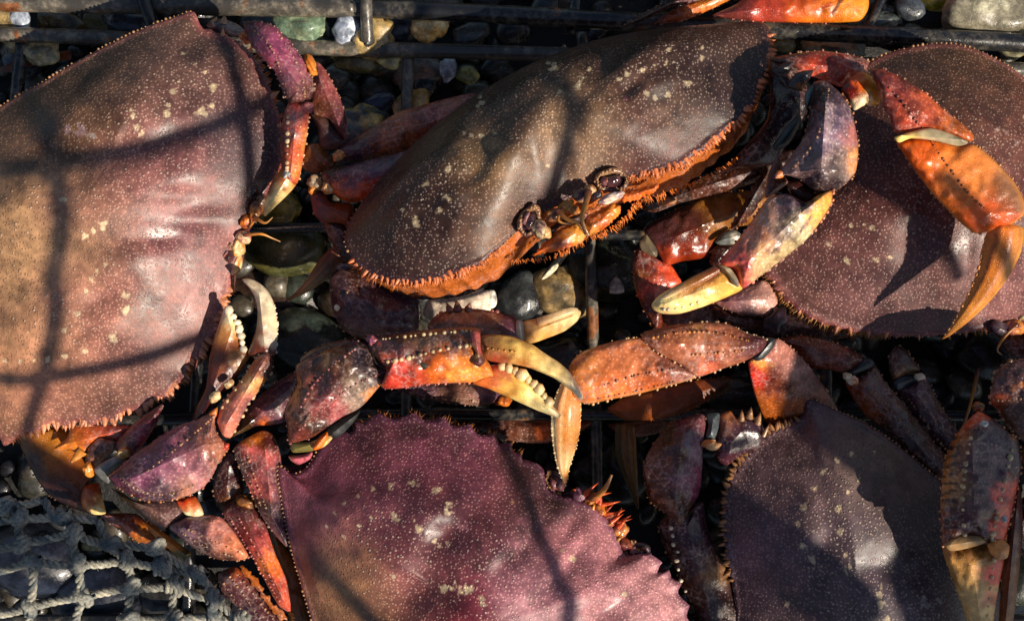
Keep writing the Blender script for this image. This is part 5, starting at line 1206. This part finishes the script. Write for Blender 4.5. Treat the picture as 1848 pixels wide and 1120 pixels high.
# ---- right-hand crab
cl = plate(C_, 'claw', [(1287, 545), (1312, 531), (1349, 516), (1374, 504), (1390, 512), (1404, 540), (1394, 568), (1355, 570), (1318, 561)], 92, [(1330, 540, 22, (170, 128, 140)), (1350, 555, 18, (96, 78, 96)), (1380, 535, 22, (200, 160, 156)), (1300, 546, 12, (140, 90, 90))], th=20, rim=[(0, 3), (5, 8.9)], rim_col='amber')
plate(cl, 'palm', [(1284, 548), (1318, 562), (1391, 570), (1434, 563), (1510, 584), (1560, 606), (1464, 612), (1388, 602), (1336, 592), (1300, 572)], 70, [(1330, 578, 34, (96, 60, 56)), (1420, 590, 44, (84, 62, 66)), (1500, 600, 40, (100, 70, 66))], th=16, rim=[(5, 9.9)], rim_col='ochre')
BL(cl, 'joint', 1400, 582, 22, 30, 112, 12, .4, 'black', 'darkpurple', 'membrane', lump=.3)
lg = plate(C_, 'walking_leg', [(1800, 600), (1830, 596), (1880, 600), (1960, 610), (1960, 680), (1880, 660), (1840, 652), (1812, 630)], 52, [(1820, 615, 24, 'rust'), (1870, 635, 50, 'darkpurple')], th=20, rim=[(5, 7.9)])
# ---- purple crab, big open claw
cl = plate(D_, 'claw', [(664, 622), (680, 607), (720, 601), (786, 593), (857, 589), (871, 600), (873, 640), (886, 660), (900, 690), (857, 690), (771, 693), (720, 701), (688, 699), (697, 668), (684, 652)], 258,
  [(705, 626, 30, (92, 58, 70)), (770, 612, 34, (116, 88, 72)), (835, 606, 30, (104, 66, 66)), (760, 640, 16, (90, 58, 60)), (790, 660, 22, (230, 124, 46)), (845, 668, 26, (240, 156, 70)), (712, 678, 24, (210, 70, 46)), (750, 684, 20, (216, 92, 50)), (690, 640, 10, (216, 110, 60))],
  th=40, axis=((715, 645), (850, 635)), rim=[(1, 5), (8, 12)], rim_col='pink', rows=[dict(p=[(700, 652), (740, 645), (790, 632), (852, 622)], g=11, r=4.4), dict(p=[(690, 612), (740, 606), (800, 600), (850, 597)], g=10, r=3)], row_col='cream', crease=.3)
plate(cl, 'movable_finger', [(866, 607), (900, 603), (929, 608), (960, 621), (982, 636), (1010, 654), (1029, 672), (1045, 697), (1053, 717), (1046, 721), (1029, 704), (1000, 682), (957, 664), (920, 656), (886, 652), (868, 640)], 272, [(880, 620, 20, (140, 100, 66)), (905, 618, 20, (196, 160, 90)), (895, 648, 14, (170, 66, 56)), (945, 635, 28, (246, 206, 126)), (1000, 665, 30, (250, 226, 166)), (1040, 700, 24, (252, 244, 224)), (940, 658, 12, (232, 140, 70))], th=24, axis=((885, 630), (1030, 690)), mat='smooth', rows=[dict(p=[(880, 628), (905, 632), (930, 634)], g=8, r=2.6)], row_col='amber', crease=.4)
plate(cl, 'fixed_finger', [(852, 690), (870, 664), (895, 657), (911, 662), (935, 672), (964, 691), (985, 714), (1000, 734), (1013, 749), (1006, 754), (985, 746), (964, 738), (911, 714), (880, 701)], 258, [(875, 685, 18, (232, 130, 60)), (900, 675, 16, (226, 130, 110)), (930, 695, 24, (250, 212, 126)), (975, 725, 26, (252, 234, 180)), (910, 705, 12, (232, 170, 80)), (1005, 747, 12, 'ivory')], th=22, mat='smooth', axis=((885, 680), (990, 735)))
nubs(cl, 'finger_teeth', [(906, 661), (918, 664), (930, 669), (942, 676), (953, 684), (964, 693), (973, 703), (982, 714), (990, 725)], 268, 8, 'cream')
plate(cl, 'carpus', [(534, 659), (550, 648), (571, 640), (593, 627), (620, 621), (644, 615), (662, 623), (674, 640), (681, 656), (700, 668), (698, 684), (684, 698), (662, 724), (646, 738), (614, 754), (587, 773), (563, 789), (523, 799), (519, 774), (514, 742), (520, 726), (534, 694), (533, 675)], 245,
  [(560, 665, 24, (112, 74, 72)), (600, 650, 26, (126, 90, 60)), (655, 645, 26, (58, 48, 62)), (668, 672, 20, (70, 58, 66)), (640, 705, 22, (150, 138, 130)), (595, 735, 24, (156, 84, 92)), (558, 762, 24, (88, 68, 62)), (545, 715, 22, (120, 74, 60)), (590, 695, 20, (96, 60, 66)), (670, 716, 10, (220, 146, 76)), (535, 785, 14, (150, 80, 70))],
  th=46, axis=((560, 745), (650, 660)), rim=[(0, 6), (16, 22.9)], rim_col='pink', rows=[[(540, 775), (575, 745), (610, 715), (650, 690), (690, 672)], [(540, 740), (565, 695), (600, 660), (640, 630)]], row_col='pink', crease=.55, lump=1.6)
BL(cl, 'joint', 672, 614, 13, 11, 276, 10, .3, 'rose', 'purple', 'smooth'); plate(cl, 'finger_hinge', [(850, 596), (866, 600), (868, 630), (876, 650), (866, 662), (852, 655), (858, 636), (850, 620)], 296, [(858, 615, 14, 'rose'), (862, 650, 14, 'maroon'), (854, 640, 8, 'cream')], th=8, mat='smooth')
plate(cl, 'algae_spot', [(752, 654), (766, 648), (786, 650), (792, 660), (776, 668), (758, 666)], 289, [(770, 657, 16, (84, 84, 66)), (780, 660, 8, 'slate')], th=4, lump=2)
plate(cl, 'joint_membrane', [(525, 800), (562, 796), (590, 784), (600, 790), (585, 806), (560, 814), (528, 816)], 205, [(545, 806, 22, (120, 116, 66)), (580, 796, 12, 'cream')], th=9, mat='smooth'); plate(cl, 'joint_membrane', [(564, 806), (576, 788), (590, 778), (592, 788), (582, 806), (568, 812)], 218, [(578, 795, 16, 'orange')], th=7, mat='smooth')
plate(cl, 'joint_membrane', [(590, 774), (620, 754), (650, 740), (640, 760), (612, 788), (596, 790)], 200, [(620, 768, 30, (50, 52, 56))], th=8, mat='membrane')
plate(cl, 'merus', [(521, 822), (545, 820), (564, 814), (560, 828), (540, 838), (526, 832)], 185, [(540, 826, 22, (196, 110, 130)), (524, 824, 6, 'amber')], th=8)
plate(cl, 'far_side', [(541, 648), (560, 632), (590, 620), (630, 610), (646, 616), (610, 640), (560, 665)], 205, [(575, 634, 22, (110, 84, 44)), (620, 620, 24, 'plum'), (550, 650, 14, 'darkpurple')], th=14, rim=[(0, 4)])
# ---- purple crab, legs
lg = plate(D_, 'walking_leg', [(421, 808), (455, 784), (478, 776), (496, 788), (507, 825), (512, 893), (518, 957), (520, 988), (499, 968), (472, 931), (455, 894), (431, 843)], 140, [(440, 850, 16, (84, 58, 66)), (465, 830, 16, (206, 112, 118)), (474, 880, 14, (206, 112, 112)), (496, 870, 18, (116, 82, 100)), (505, 940, 18, (100, 76, 96)), (462, 792, 12, (232, 146, 56)), (490, 802, 16, (96, 44, 40)), (470, 925, 14, (80, 56, 60))], th=24, axis=((478, 810), (490, 930)), rim=[(8, 11.9)], rows=[[(436, 830), (452, 870), (470, 910)], [(446, 820), (462, 868), (480, 915)]], crease=.9)
plate(lg, 'carpus', [(416, 788), (436, 753), (465, 717), (500, 688), (540, 668), (545, 700), (520, 730), (515, 760), (488, 767), (464, 768), (429, 784)], 140, [(465, 735, 28, (130, 86, 98)), (505, 715, 26, (100, 72, 92)), (430, 772, 16, (96, 80, 50)), (476, 762, 10, (236, 130, 40)), (455, 760, 10, 'maroon')], th=24, rim=[(0, 4)], crease=.4)
lg = plate(D_, 'walking_leg', [(400, 923), (421, 903), (466, 917), (479, 945), (496, 996), (517, 1046), (525, 1102), (502, 1091), (472, 1036), (448, 992), (424, 962)], 112, [(425, 940, 18, (104, 60, 70)), (448, 975, 16, (140, 70, 80)), (466, 990, 14, (196, 100, 100)), (485, 1010, 14, (220, 126, 66)), (500, 1070, 18, (220, 110, 90)), (455, 925, 14, (110, 60, 60))], th=24, axis=((440, 930), (508, 1075)), rim=[(8, 10.9)], rim_col='pink', rows=[[(418, 940), (445, 985), (480, 1045), (505, 1085)], [(432, 935), (462, 990), (495, 1055)]], row_col='pink', crease=.8)
plate(lg, 'carpus', [(386, 860), (407, 817), (425, 822), (440, 884), (428, 902), (400, 922), (385, 893)], 92, [(405, 860, 26, (90, 54, 62)), (425, 895, 14, (130, 90, 50))], th=18, rim=[(5, 6.9)])
BL(lg, 'joint', 444, 905, 20, 14, 128, 12, .4, 'ochre', 'brown', 'smooth')
lg = plate(D_, 'walking_leg', [(478, 930), (519, 988), (541, 1036), (560, 1104), (575, 1160), (530, 1150), (516, 1090), (495, 996)], 74, [(520, 1040, 50, (136, 96, 54)), (540, 1090, 30, (110, 76, 46))], th=14, mat='smooth')
lg = plate(D_, 'walking_leg', [(394, 1035), (424, 1021), (442, 1035), (470, 1074), (500, 1112), (530, 1160), (460, 1160), (431, 1101), (400, 1067)], 80, [(425, 1050, 30, (112, 62, 66)), (460, 1100, 30, (90, 54, 66)), (430, 1030, 10, 'orange')], th=22, rows=[[(415, 1040), (445, 1080), (480, 1130)], [(430, 1036), (460, 1075), (492, 1115)], [(404, 1052), (430, 1092), (455, 1135)]], crease=.5)
plate(lg, 'setae_flap', [(431, 1018), (448, 1029), (468, 1049), (483, 1076), (506, 1097), (518, 1118), (500, 1118), (476, 1084), (441, 1036)], 88, [(470, 1065, 50, (176, 108, 48))], th=5, jag=2.2)
lg = plate(D_, 'walking_leg', [(690, 690), (740, 686), (800, 688), (860, 692), (905, 704), (896, 722), (870, 732), (800, 726), (740, 712)], 46, [(760, 700, 30, (110, 84, 104)), (830, 705, 34, (166, 128, 116)), (880, 720, 24, (120, 92, 116))], th=18, rim=[(5, 8.9)], rows=[[(740, 708), (800, 720), (870, 724)]])
BL(lg, 'joint', 908, 722, 16, 12, 56, 10, 0, 'rust', 'orange', 'smooth')
plate(lg, 'propodus', [(840, 762), (900, 752), (960, 758), (1010, 754), (1062, 752), (1070, 764), (1030, 788), (980, 800), (920, 795), (870, 782)], -76, [(880, 768, 34, (60, 48, 60)), (930, 782, 34, (110, 70, 56)), (985, 775, 14, (226, 120, 60)), (1030, 768, 20, (150, 84, 50))], th=16, rim=[(6, 9.9)])
# ---- dark crab, claw
cl = plate(E_, 'claw', [(1239, 920), (1268, 904), (1276, 949), (1294, 999), (1316, 1031), (1327, 1081), (1340, 1120), (1335, 1190), (1262, 1190), (1253, 1095), (1235, 1070), (1220, 1027), (1203, 999), (1188, 949), (1204, 926)], 112, [(1260, 970, 34, (66, 38, 56)), (1285, 1030, 20, (150, 112, 62)), (1210, 985, 22, (86, 48, 40)), (1250, 1060, 24, (110, 72, 44)), (1300, 1090, 30, (60, 40, 44)), (1250, 1020, 24, (70, 42, 58))], th=30, axis=((1240, 950), (1285, 1120)), rim=[(9, 13)], rim_col='tan', crease=.4)
nubs(cl, 'tubercles', [(1211, 952), (1214, 966), (1215, 982), (1223, 995), (1221, 1011), (1224, 1027), (1229, 1047), (1237, 1066)], 136, 3.6, 'ivory')
plate(cl, 'carpus', [(1160, 841), (1171, 813), (1196, 777), (1221, 758), (1268, 746), (1274, 763), (1268, 806), (1268, 838), (1262, 891), (1243, 920), (1230, 950), (1204, 928), (1171, 903), (1165, 877)], 150, [(1190, 830, 34, (106, 70, 54)), (1200, 890, 30, (90, 60, 50)), (1240, 800, 20, (124, 104, 134)), (1254, 870, 18, (126, 56, 96)), (1250, 765, 18, (120, 72, 84)), (1238, 850, 14, (90, 74, 100))], th=38, axis=((1230, 790), (1218, 900)), rim=[(0, 5), (9, 13.9)], rim_col='ochre', rows=[[(1236, 768), (1228, 820), (1226, 880), (1231, 942)]], crease=.7)
plate(cl, 'merus', [(1299, 750), (1318, 740), (1329, 752), (1350, 746), (1371, 758), (1381, 784), (1370, 808), (1336, 822), (1311, 840), (1293, 828), (1288, 799), (1298, 774)], 130, [(1312, 762, 16, (190, 140, 124)), (1340, 780, 30, (76, 50, 66)), (1320, 815, 24, (80, 36, 52)), (1318, 742, 8, 'amber')], th=20, spines=[(1338, 758, 1339, 738, 142, 6, 'tan'), (1352, 754, 1356, 733, 142, 7, 'tan'), (1366, 764, 1373, 742, 140, 7, 'tan'), (1377, 786, 1389, 764, 138, 5, 'tan')])
plate(cl, 'joint_membrane', [(1274, 746), (1298, 745), (1297, 770), (1289, 793), (1273, 791), (1278, 766)], 152, [(1285, 768, 24, (70, 80, 90))], th=9, mat='membrane'); BL(cl, 'joint', 1283, 802, 20, 10, 172, 9, 0, 'orange', 'cream', 'smooth')
# ---- dark crab, long leg to the middle
lg = plate(E_, 'walking_leg', [(1350, 654), (1367, 643), (1383, 630), (1402, 610), (1424, 623), (1461, 661), (1491, 702), (1513, 736), (1520, 780), (1440, 800), (1392, 772), (1375, 748), (1360, 706)], 165, [(1357, 682, 16, (214, 62, 34)), (1370, 652, 12, (244, 184, 100)), (1402, 640, 18, (196, 140, 132)), (1455, 680, 26, (146, 112, 114)), (1400, 738, 28, (170, 98, 36)), (1400, 692, 18, (110, 54, 40)), (1425, 690, 16, (130, 90, 84)), (1480, 720, 20, (150, 104, 90))], th=26, zl=((1380, 630, 205), (1450, 770, 70)), axis=((1400, 650), (1455, 750)), rim=[(3, 7)], rim_col='tan', crease=.5)
plate(lg, 'joint_membrane', [(1374, 632), (1383, 610), (1399, 611), (1396, 626), (1378, 647), (1364, 651), (1358, 642)], 222, [(1380, 628, 24, (60, 66, 74))], th=8, mat='membrane')
plate(lg, 'carpus', [(1156, 603), (1201, 589), (1262, 581), (1310, 583), (1352, 602), (1384, 611), (1376, 632), (1343, 652), (1302, 666), (1258, 680), (1230, 660), (1181, 632)], 236, [(1280, 625, 44, (176, 116, 92)), (1220, 620, 30, (166, 108, 80)), (1260, 588, 16, (196, 150, 96)), (1282, 658, 12, (214, 96, 50)), (1360, 620, 20, (110, 66, 76))], th=26, rim=[(0, 5), (7, 11.9)], rim_col='cream', rows=[[(1178, 609), (1230, 600), (1290, 600), (1350, 614)], [(1250, 640), (1300, 636), (1340, 632)]], row_col='amber', crease=.35)
plate(lg, 'propodus', [(1024, 682), (1030, 655), (1050, 635), (1085, 622), (1120, 613), (1157, 609), (1181, 631), (1230, 659), (1258, 680), (1200, 698), (1150, 711), (1100, 721), (1058, 729), (1034, 716)], 226, [(1120, 655, 40, (210, 134, 92)), (1060, 650, 26, (206, 140, 84)), (1110, 702, 24, (236, 126, 36)), (1210, 665, 30, (160, 106, 96)), (1180, 690, 20, (220, 120, 50))], th=24, rim=[(0, 5), (8, 12.9)], rim_col='cream', rows=[[(1090, 694), (1150, 676), (1220, 664)], [(1080, 718), (1150, 704), (1215, 688)]], row_col='brown', crease=.25, edge=(214, 150, 84))
SG(lg, 'dactyl', [(1030, 690, 16), (1022, 738, 26), (1020, 790, 24), (1017, 836, 13), (1020, 873, 2)], [222, 220, 206, 188, 170], [(0, 'orange'), (.55, (232, 150, 60)), (.8, 'cream'), (.92, 'amber'), (1, 'ochre')], cr='cream', beads=(1, 1), bead_col='cream', bead_r=2.2, th=.5, mat='smooth', ridge=.22, roofk=.8, flute=(.14, 'orange'))
lg = plate(E_, 'walking_leg', [(1096, 738), (1130, 716), (1190, 700), (1260, 684), (1320, 680), (1316, 700), (1250, 738), (1190, 756), (1130, 758)], 24, [(1160, 730, 34, (170, 96, 40)), (1230, 712, 40, (150, 80, 36)), (1300, 690, 30, 'brown')], th=14, rim=[(0, 4), (5, 8.9)], rim_col='ochre', crease=.3, mat='smooth')
plate(lg, 'carpus', [(1096, 766), (1160, 758), (1240, 742), (1230, 762), (1180, 784), (1130, 788)], -92, [(1160, 770, 40, (150, 84, 36))], th=10)
SG(lg, 'dactyl', [(1128, 764, 18), (1130, 815, 19), (1140, 868, 11), (1152, 918, 2)], [-30, -20, -20, -30], [(0, 'ochre'), (.6, (150, 112, 60)), (1, 'brown')], cr='olive', th=.5, mat='smooth', ridge=.15, flute=(.15, 'darkbrown'))
lg = plate(E_, 'walking_leg', [(1524, 686), (1544, 677), (1579, 658), (1598, 689), (1636, 734), (1689, 801), (1712, 826), (1720, 870), (1660, 850), (1594, 776), (1560, 748), (1537, 715)], 100, [(1600, 720, 36, (104, 74, 70)), (1570, 740, 24, (166, 90, 36)), (1640, 790, 40, (84, 58, 56)), (1545, 700, 14, (150, 70, 30)), (1572, 672, 14, 'maroon')], th=26, rim=[(2, 6)], rows=[[(1560, 690), (1600, 730), (1650, 790)], [(1548, 684), (1562, 676), (1576, 668)]], crease=.6)
plate(lg, 'carpus', [(1408, 611), (1447, 604), (1490, 613), (1527, 626), (1552, 639), (1560, 651), (1538, 668), (1522, 674), (1501, 668), (1469, 665), (1456, 656), (1430, 632)], 108, [(1470, 630, 34, (120, 66, 50)), (1520, 645, 26, (110, 62, 56)), (1500, 660, 16, (150, 76, 40))], th=24, rim=[(0, 5)], rows=[[(1430, 612), (1480, 622), (1530, 640)], [(1440, 610), (1490, 618), (1540, 645)]])
plate(lg, 'joint_membrane', [(1532, 671), (1560, 647), (1574, 647), (1578, 660), (1541, 677)], 116, [(1556, 660, 24, (60, 70, 80))], th=8, mat='membrane'); BL(lg, 'joint', 1529, 678, 9, 8, 130, 9, 0, 'cream', 'ivory', 'smooth'); BL(lg, 'joint', 1538, 686, 12, 11, 132, 9, .3, 'ivory', 'orange', 'smooth')
lg = plate(E_, 'walking_leg', [(1620, 702), (1650, 688), (1668, 675), (1697, 731), (1730, 778), (1760, 850), (1730, 850), (1675, 790), (1643, 742)], 76, [(1660, 720, 30, (90, 62, 76)), (1700, 780, 40, (70, 50, 60)), (1685, 725, 16, (110, 60, 40))], th=20, rim=[(2, 5), (6, 8.9)], rows=[[(1640, 720), (1675, 770), (1710, 815)]], crease=.6)
plate(lg, 'carpus', [(1604, 642), (1619, 623), (1633, 629), (1654, 656), (1661, 668), (1636, 674), (1612, 685), (1604, 667)], 84, [(1625, 650, 24, (84, 54, 44)), (1630, 676, 12, 'tan')], th=16, rim=[(0, 4)]); plate(lg, 'joint_membrane', [(1609, 692), (1624, 678), (1648, 677), (1655, 687), (1621, 704)], 84, [(1630, 688, 20, (56, 66, 78))], th=8, mat='membrane'); BL(lg, 'joint', 1660, 679, 10, 8, 100, 8, 0, 'white', 'cream', 'smooth')
# ---- right-edge crab, hanging claw
stm = []
for k in range(13):
    yy = 775 + k * 16; x0 = 1722 - 10 * math.sin(k / 12 * 3.1); stm.append((x0 + rng.uniform(-4, 4), yy, 17, 3.2, -.25 + rng.normal(0, .15), (60, 36, 22)))
cl = plate(F_, 'claw', [(1765, 742), (1740, 765), (1715, 800), (1702, 850), (1697, 910), (1698, 960), (1703, 987), (1750, 977), (1802, 987), (1817, 960), (1831, 900), (1843, 840), (1838, 795), (1815, 775), (1790, 754)], 286, [(1715, 870, 24, (196, 146, 84)), (1725, 800, 20, (170, 116, 66)), (1772, 860, 36, (92, 62, 74)), (1780, 800, 24, (76, 54, 66)), (1815, 890, 16, (224, 90, 70)), (1808, 950, 16, (220, 84, 60)), (1766, 752, 12, (206, 96, 50)), (1715, 950, 20, (120, 70, 44)), (1760, 950, 26, (96, 54, 54))], th=36, axis=((1755, 800), (1758, 930)), rim=[(1, 6), (8, 14)], rim_col='amber', rows=[dict(p=[(1752, 790), (1742, 840), (1737, 890), (1740, 965)], g=16, r=4), dict(p=[(1826, 810), (1812, 870), (1798, 930), (1790, 970)], g=14, r=5), [(1710, 975), (1750, 966), (1795, 975)]], row_col='cream', crease=.5, marks=stm)
plate(cl, 'movable_finger', [(1700, 985), (1750, 978), (1802, 988), (1812, 1010), (1802, 1060), (1793, 1120), (1788, 1190), (1762, 1190), (1745, 1120), (1725, 1060)], 272, [(1740, 1030, 34, (190, 150, 90)), (1760, 1090, 36, (226, 196, 140)), (1798, 1030, 14, (220, 90, 80)), (1790, 1080, 12, (206, 90, 90)), (1740, 990, 20, (130, 86, 40))], th=28, rim=[(0, 1), (7, 9.9)], rows=[dict(p=[(1795, 1000), (1788, 1050), (1782, 1110)], g=13, r=4)], row_col='cream', mat='smooth')
plate(cl, 'fixed_finger', [(1822, 900), (1842, 880), (1846, 960), (1836, 1060), (1822, 1160), (1800, 1180), (1806, 1060), (1816, 980)], 235, [(1825, 960, 40, 'maroon'), (1820, 1060, 50, (130, 84, 50))], th=18, rim=[(4, 7.9)], rim_col='cream', rim_gap=22, rim_r=3.6, mat='smooth')
plate(cl, 'joint_membrane', [(1704, 982), (1730, 966), (1765, 966), (1780, 978), (1750, 988), (1716, 994)], 305, [(1740, 978, 36, (150, 124, 90))], th=9, mat='membrane'); plate(cl, 'finger_hinge', [(1782, 980), (1806, 972), (1822, 984), (1818, 1006), (1800, 1010), (1786, 996)], 300, [(1800, 990, 20, (206, 140, 70)), (1812, 1000, 10, 'tan')], th=10, mat='smooth')
BL(cl, 'barnacle', 1776, 764, 7, 6, 318, 5, 0, 'white', 'grey', 'smooth', lump=.2); BL(cl, 'barnacle', 1812, 936, 5, 7, 310, 5, 0, 'white', 'grey', 'smooth', lump=.2)
plate(cl, 'carpus', [(1823, 652), (1803, 663), (1795, 680), (1787, 706), (1788, 727), (1801, 742), (1818, 766), (1840, 791), (1900, 830), (1980, 800), (1990, 700), (1930, 650), (1870, 643)], 262, [(1830, 690, 30, (84, 62, 70)), (1830, 750, 30, (120, 84, 66)), (1800, 725, 12, (220, 110, 60)), (1900, 740, 60, (96, 66, 60))], th=30, rim=[(0, 7), (12, 12.9)], rim_col='tan', rim_r=3.2, rows=[dict(p=[(1800, 722), (1825, 722), (1848, 718)], g=7, r=3)], marks=[(1828, 702, 7, 7, 0, (170, 120, 90)), (1842, 694, 6, 7, 0, (170, 120, 90))])
BL(cl, 'joint', 1766, 734, 12, 11, 280, 10, 0, 'olive', 'rust', 'smooth')
# ---- crab beyond the top edge
cl = plate(G_, 'claw', [(1284, 29), (1327, 8), (1380, -30), (1470, -60), (1550, -50), (1568, 0), (1565, 22), (1549, 39), (1490, 42), (1424, 41), (1363, 39), (1320, 34)], 40, [(1330, 22, 26, (140, 70, 70)), (1390, 10, 30, (190, 80, 60)), (1440, 5, 26, (206, 90, 46)), (1470, 28, 34, (236, 136, 36)), (1540, 15, 30, (240, 160, 50)), (1450, -40, 50, 'rust')], th=20, axis=((1370, 15), (1530, 5)), rim=[(8, 11.9)], rim_col='pink', crease=.3, marks=[(1490, 12, 30, 4, -.45, (176, 80, 36)), (1515, 5, 26, 4, -1.0, (110, 60, 36))], mat='smooth')
lg = plate(G_, 'walking_leg', [(1124, 48), (1160, 24), (1200, 4), (1250, -20), (1330, -70), (1340, -40), (1270, 0), (1210, 14), (1170, 34)], 36, [(1170, 22, 40, (76, 48, 40)), (1240, -5, 30, 'plum')], th=12, rim=[(0, 3)])
plate(lg, 'carpus', [(1180, 42), (1215, 16), (1240, 8), (1286, -8), (1330, -30), (1320, 0), (1270, 24), (1225, 40)], 26, [(1215, 30, 24, 'rust'), (1250, 18, 24, (232, 130, 50)), (1280, 2, 16, 'amber')], th=12, rim=[(5, 7.9)])
# ------------------------------------------------------------------ netting at the lower left
net = empty('rope_net', 180, 1020, 60, 'knotted grey twine netting in the lower left corner', 'net')
K = dict(a0=(-40, 900), a1=(12, 912), a2=(37, 934), a3=(110, 930), a4=(176, 938), b1=(40, 981), b2=(133, 962), b3=(200, 982), b4=(282, 988), c1=(60, 1012), c2=(142, 1018), c3=(230, 1010), c4=(292, 1022), c5=(358, 1034),
         d1=(55, 1096), d2=(152, 1076), d3=(237, 1060), d4=(315, 1056), d5=(388, 1082), e1=(232, 1118), e3=(312, 1116), e4=(388, 1112), e5=(436, 1118), top=(78, 900),
         l2=(-40, 940), l3=(-40, 990), l4=(-40, 1038), l5=(-40, 1108), f2=(132, 1150), f1=(50, 1160), f3=(220, 1180), f4=(310, 1180), f5=(400, 1180), f6=(470, 1170))
def nz_(x, y): return 215 + 14 * math.sin(x / 70.0) + 10 * math.cos(y / 40.0) - max(0, x - 250) * .10
PLY = {}
def twine(a, b, r=6.9, sag=6):
    A = np.array(a, float); B = np.array(b, float)
    mid = (A + B) / 2 + np.array([rnd.uniform(-5, 5), rnd.uniform(-2, sag)])
    P = np.array([(A[0], A[1], nz_(*A)), (mid[0], mid[1], nz_(*mid) - 3), (B[0], B[1], nz_(*B))])
    sm, ci = crom(P, 12); sm, ci, Lt = resample(sm, ci, max(14, int(np.hypot(*(B - A)) / 2.2)), key=3)
    cen = W(sm[:, 0], sm[:, 1], sm[:, 2]); n = len(cen)
    T = np.gradient(cen, axis=0); T /= np.linalg.norm(T, axis=1, keepdims=True)
    U = np.cross(T, [0, 0, 1.0]); U /= np.linalg.norm(U, axis=1, keepdims=True); Bn = np.cross(T, U)
    V = []; F = []; CC = []; mm = 8; off = 0
    s = np.linspace(0, Lt, n); tw = rnd.uniform(0, 6)
    pale = rnd.random()
    for k in range(3):
        ph = s / 38.0 * 2 * np.pi + k * 2 * np.pi / 3 + tw
        c = cen + (U * np.cos(ph)[:, None] + Bn * np.sin(ph)[:, None]) * r * .5 * S
        t = np.linspace(0, 2 * np.pi, mm, endpoint=False)
        rr = r * .56 * S * (1 + .18 * fbm(np.column_stack([s / 9, s * 0 + k * 9, s * 0 + tw]), 2))
        v = c[:, None] + (U[:, None] * np.cos(t)[None, :, None] + Bn[:, None] * np.sin(t)[None, :, None]) * rr[:, None, None]
        V.append(v.reshape(-1, 3)); F.append(grid_faces(n, mm, off=off)); off += n * mm
        g = (.5 + .5 * np.clip(fbm(np.column_stack([s / 40, s * 0 + 3 * k, s * 0 + tw]), 3) * 3, -1, 1))[:, None, None]
        cc = C((92, 98, 100)) * (1 - g) + C((170, 164, 146)) * g
        CC.append((cc * np.ones((1, mm, 1))).reshape(-1, 3))
    # frayed fibres
    nf = int(Lt / 5)
    ids = np.array([rnd.randrange(n) for _ in range(nf)])
    d = rng.normal(0, 1, (nf, 3)) + T[ids] * 1.5; d /= np.linalg.norm(d, axis=1, keepdims=True)
    cv, cf, k3 = cones(cen[ids] + d * r * .6 * S, d * (rng.uniform(4, 9, nf) * S)[:, None], np.full(nf, .5 * S), n=3)
    V.append(cv); CC.append(np.repeat(C((190, 184, 164))[None], len(cv), 0))
    mesh_obj('twine', np.concatenate(V), [np.concatenate(F), cf + off], M['rope'], net, np.concatenate(CC))
def knot(x, y, r=15):
    """overhand knot: a rope wound tightly round itself, with a cross turn"""
    a0 = rnd.uniform(0, 6.28); z = nz_(x, y) + 2
    n = 90; t = np.linspace(0, 1, n)
    ph = t * 2 * np.pi * 3.4 + a0
    ex = math.cos(a0); ey = math.sin(a0)
    # turns wound around an axis lying in the net
    ax = (t - .5) * r * 1.7; rad = r * .62 * (1 + .15 * np.sin(t * 9 + a0))
    lx = ax * ex - rad * np.cos(ph) * ey; ly = ax * ey + rad * np.cos(ph) * ex; lz = rad * np.sin(ph) * .85
    P1 = np.column_stack([x + lx, y + ly, z + lz])
    u = np.linspace(-1, 1, 40)
    P2 = np.column_stack([x + (-ey * u * r * 1.05 + ex * 5 * np.sin(u * 3)), y + (ex * u * r * 1.05 + ey * 5 * np.sin(u * 3)), z + r * .72 * np.cos(u * 1.4)])
    V = []; F = []; CC = []; off = 0; mm = 8
    for P, rr in ((P1, 4.4), (P2, 5.4), (P2 + np.array([6 * ex, 6 * ey, 1.5]), 5.0)):
        cen = W(P[:, 0], P[:, 1], P[:, 2]); T = np.gradient(cen, axis=0); T /= np.linalg.norm(T, axis=1, keepdims=True) + 1e-12
        U = np.cross(T, [0.13, 0.2, 1.0]); U /= np.linalg.norm(U, axis=1, keepdims=True) + 1e-12; Bn = np.cross(T, U)
        tt = np.linspace(0, 2 * np.pi, mm, endpoint=False)
        w = rr * S * (1 + .2 * fbm(P / 7.0, 2)) 
        v = cen[:, None] + (U[:, None] * np.cos(tt)[None, :, None] + Bn[:, None] * np.sin(tt)[None, :, None]) * w[:, None, None]
        V.append(v.reshape(-1, 3)); F.append(grid_faces(len(P), mm, off=off)); off += len(P) * mm
        g = np.clip(.5 + 1.4 * fbm(P / 24.0, 3), 0, 1)[:, None, None]
        CC.append(((C((84, 92, 96)) * (1 - g) + C((164, 158, 142)) * g) * np.ones((1, mm, 1))).reshape(-1, 3))
    mesh_obj('knot', np.concatenate(V), np.concatenate(F), M['rope'], net, np.concatenate(CC))
EDG = 'a0-a1 a1-top top-a3 l2-a2 a2-a3 a3-a4 a4-b3 a1-a2 a2-b1 a3-b2 l3-b1 b1-b2 b2-b3 b3-b4 b4-c5 b1-c1 b2-c2 b3-c3 b4-c4 l4-c1 c1-c2 c2-c3 c3-c4 c4-c5 c5-d5 c1-d1 c2-d2 c3-d3 c4-d4 l5-d1 d1-d2 d2-d3 d3-d4 d4-d5 d5-e5 d3-e1 d4-e3 d5-e4 e1-e3 e3-e4 e4-e5 d1-f1 d2-f2 e1-f3 e3-f4 e4-f5 e5-f6'.split()
for e in EDG:
    a, b = e.split('-'); twine(K[a], K[b])
for k, (x, y) in K.items():
    if k[0] in 'abcde' and k not in ('a0', 'a4'): knot(x, y, rnd.uniform(13.5, 17))
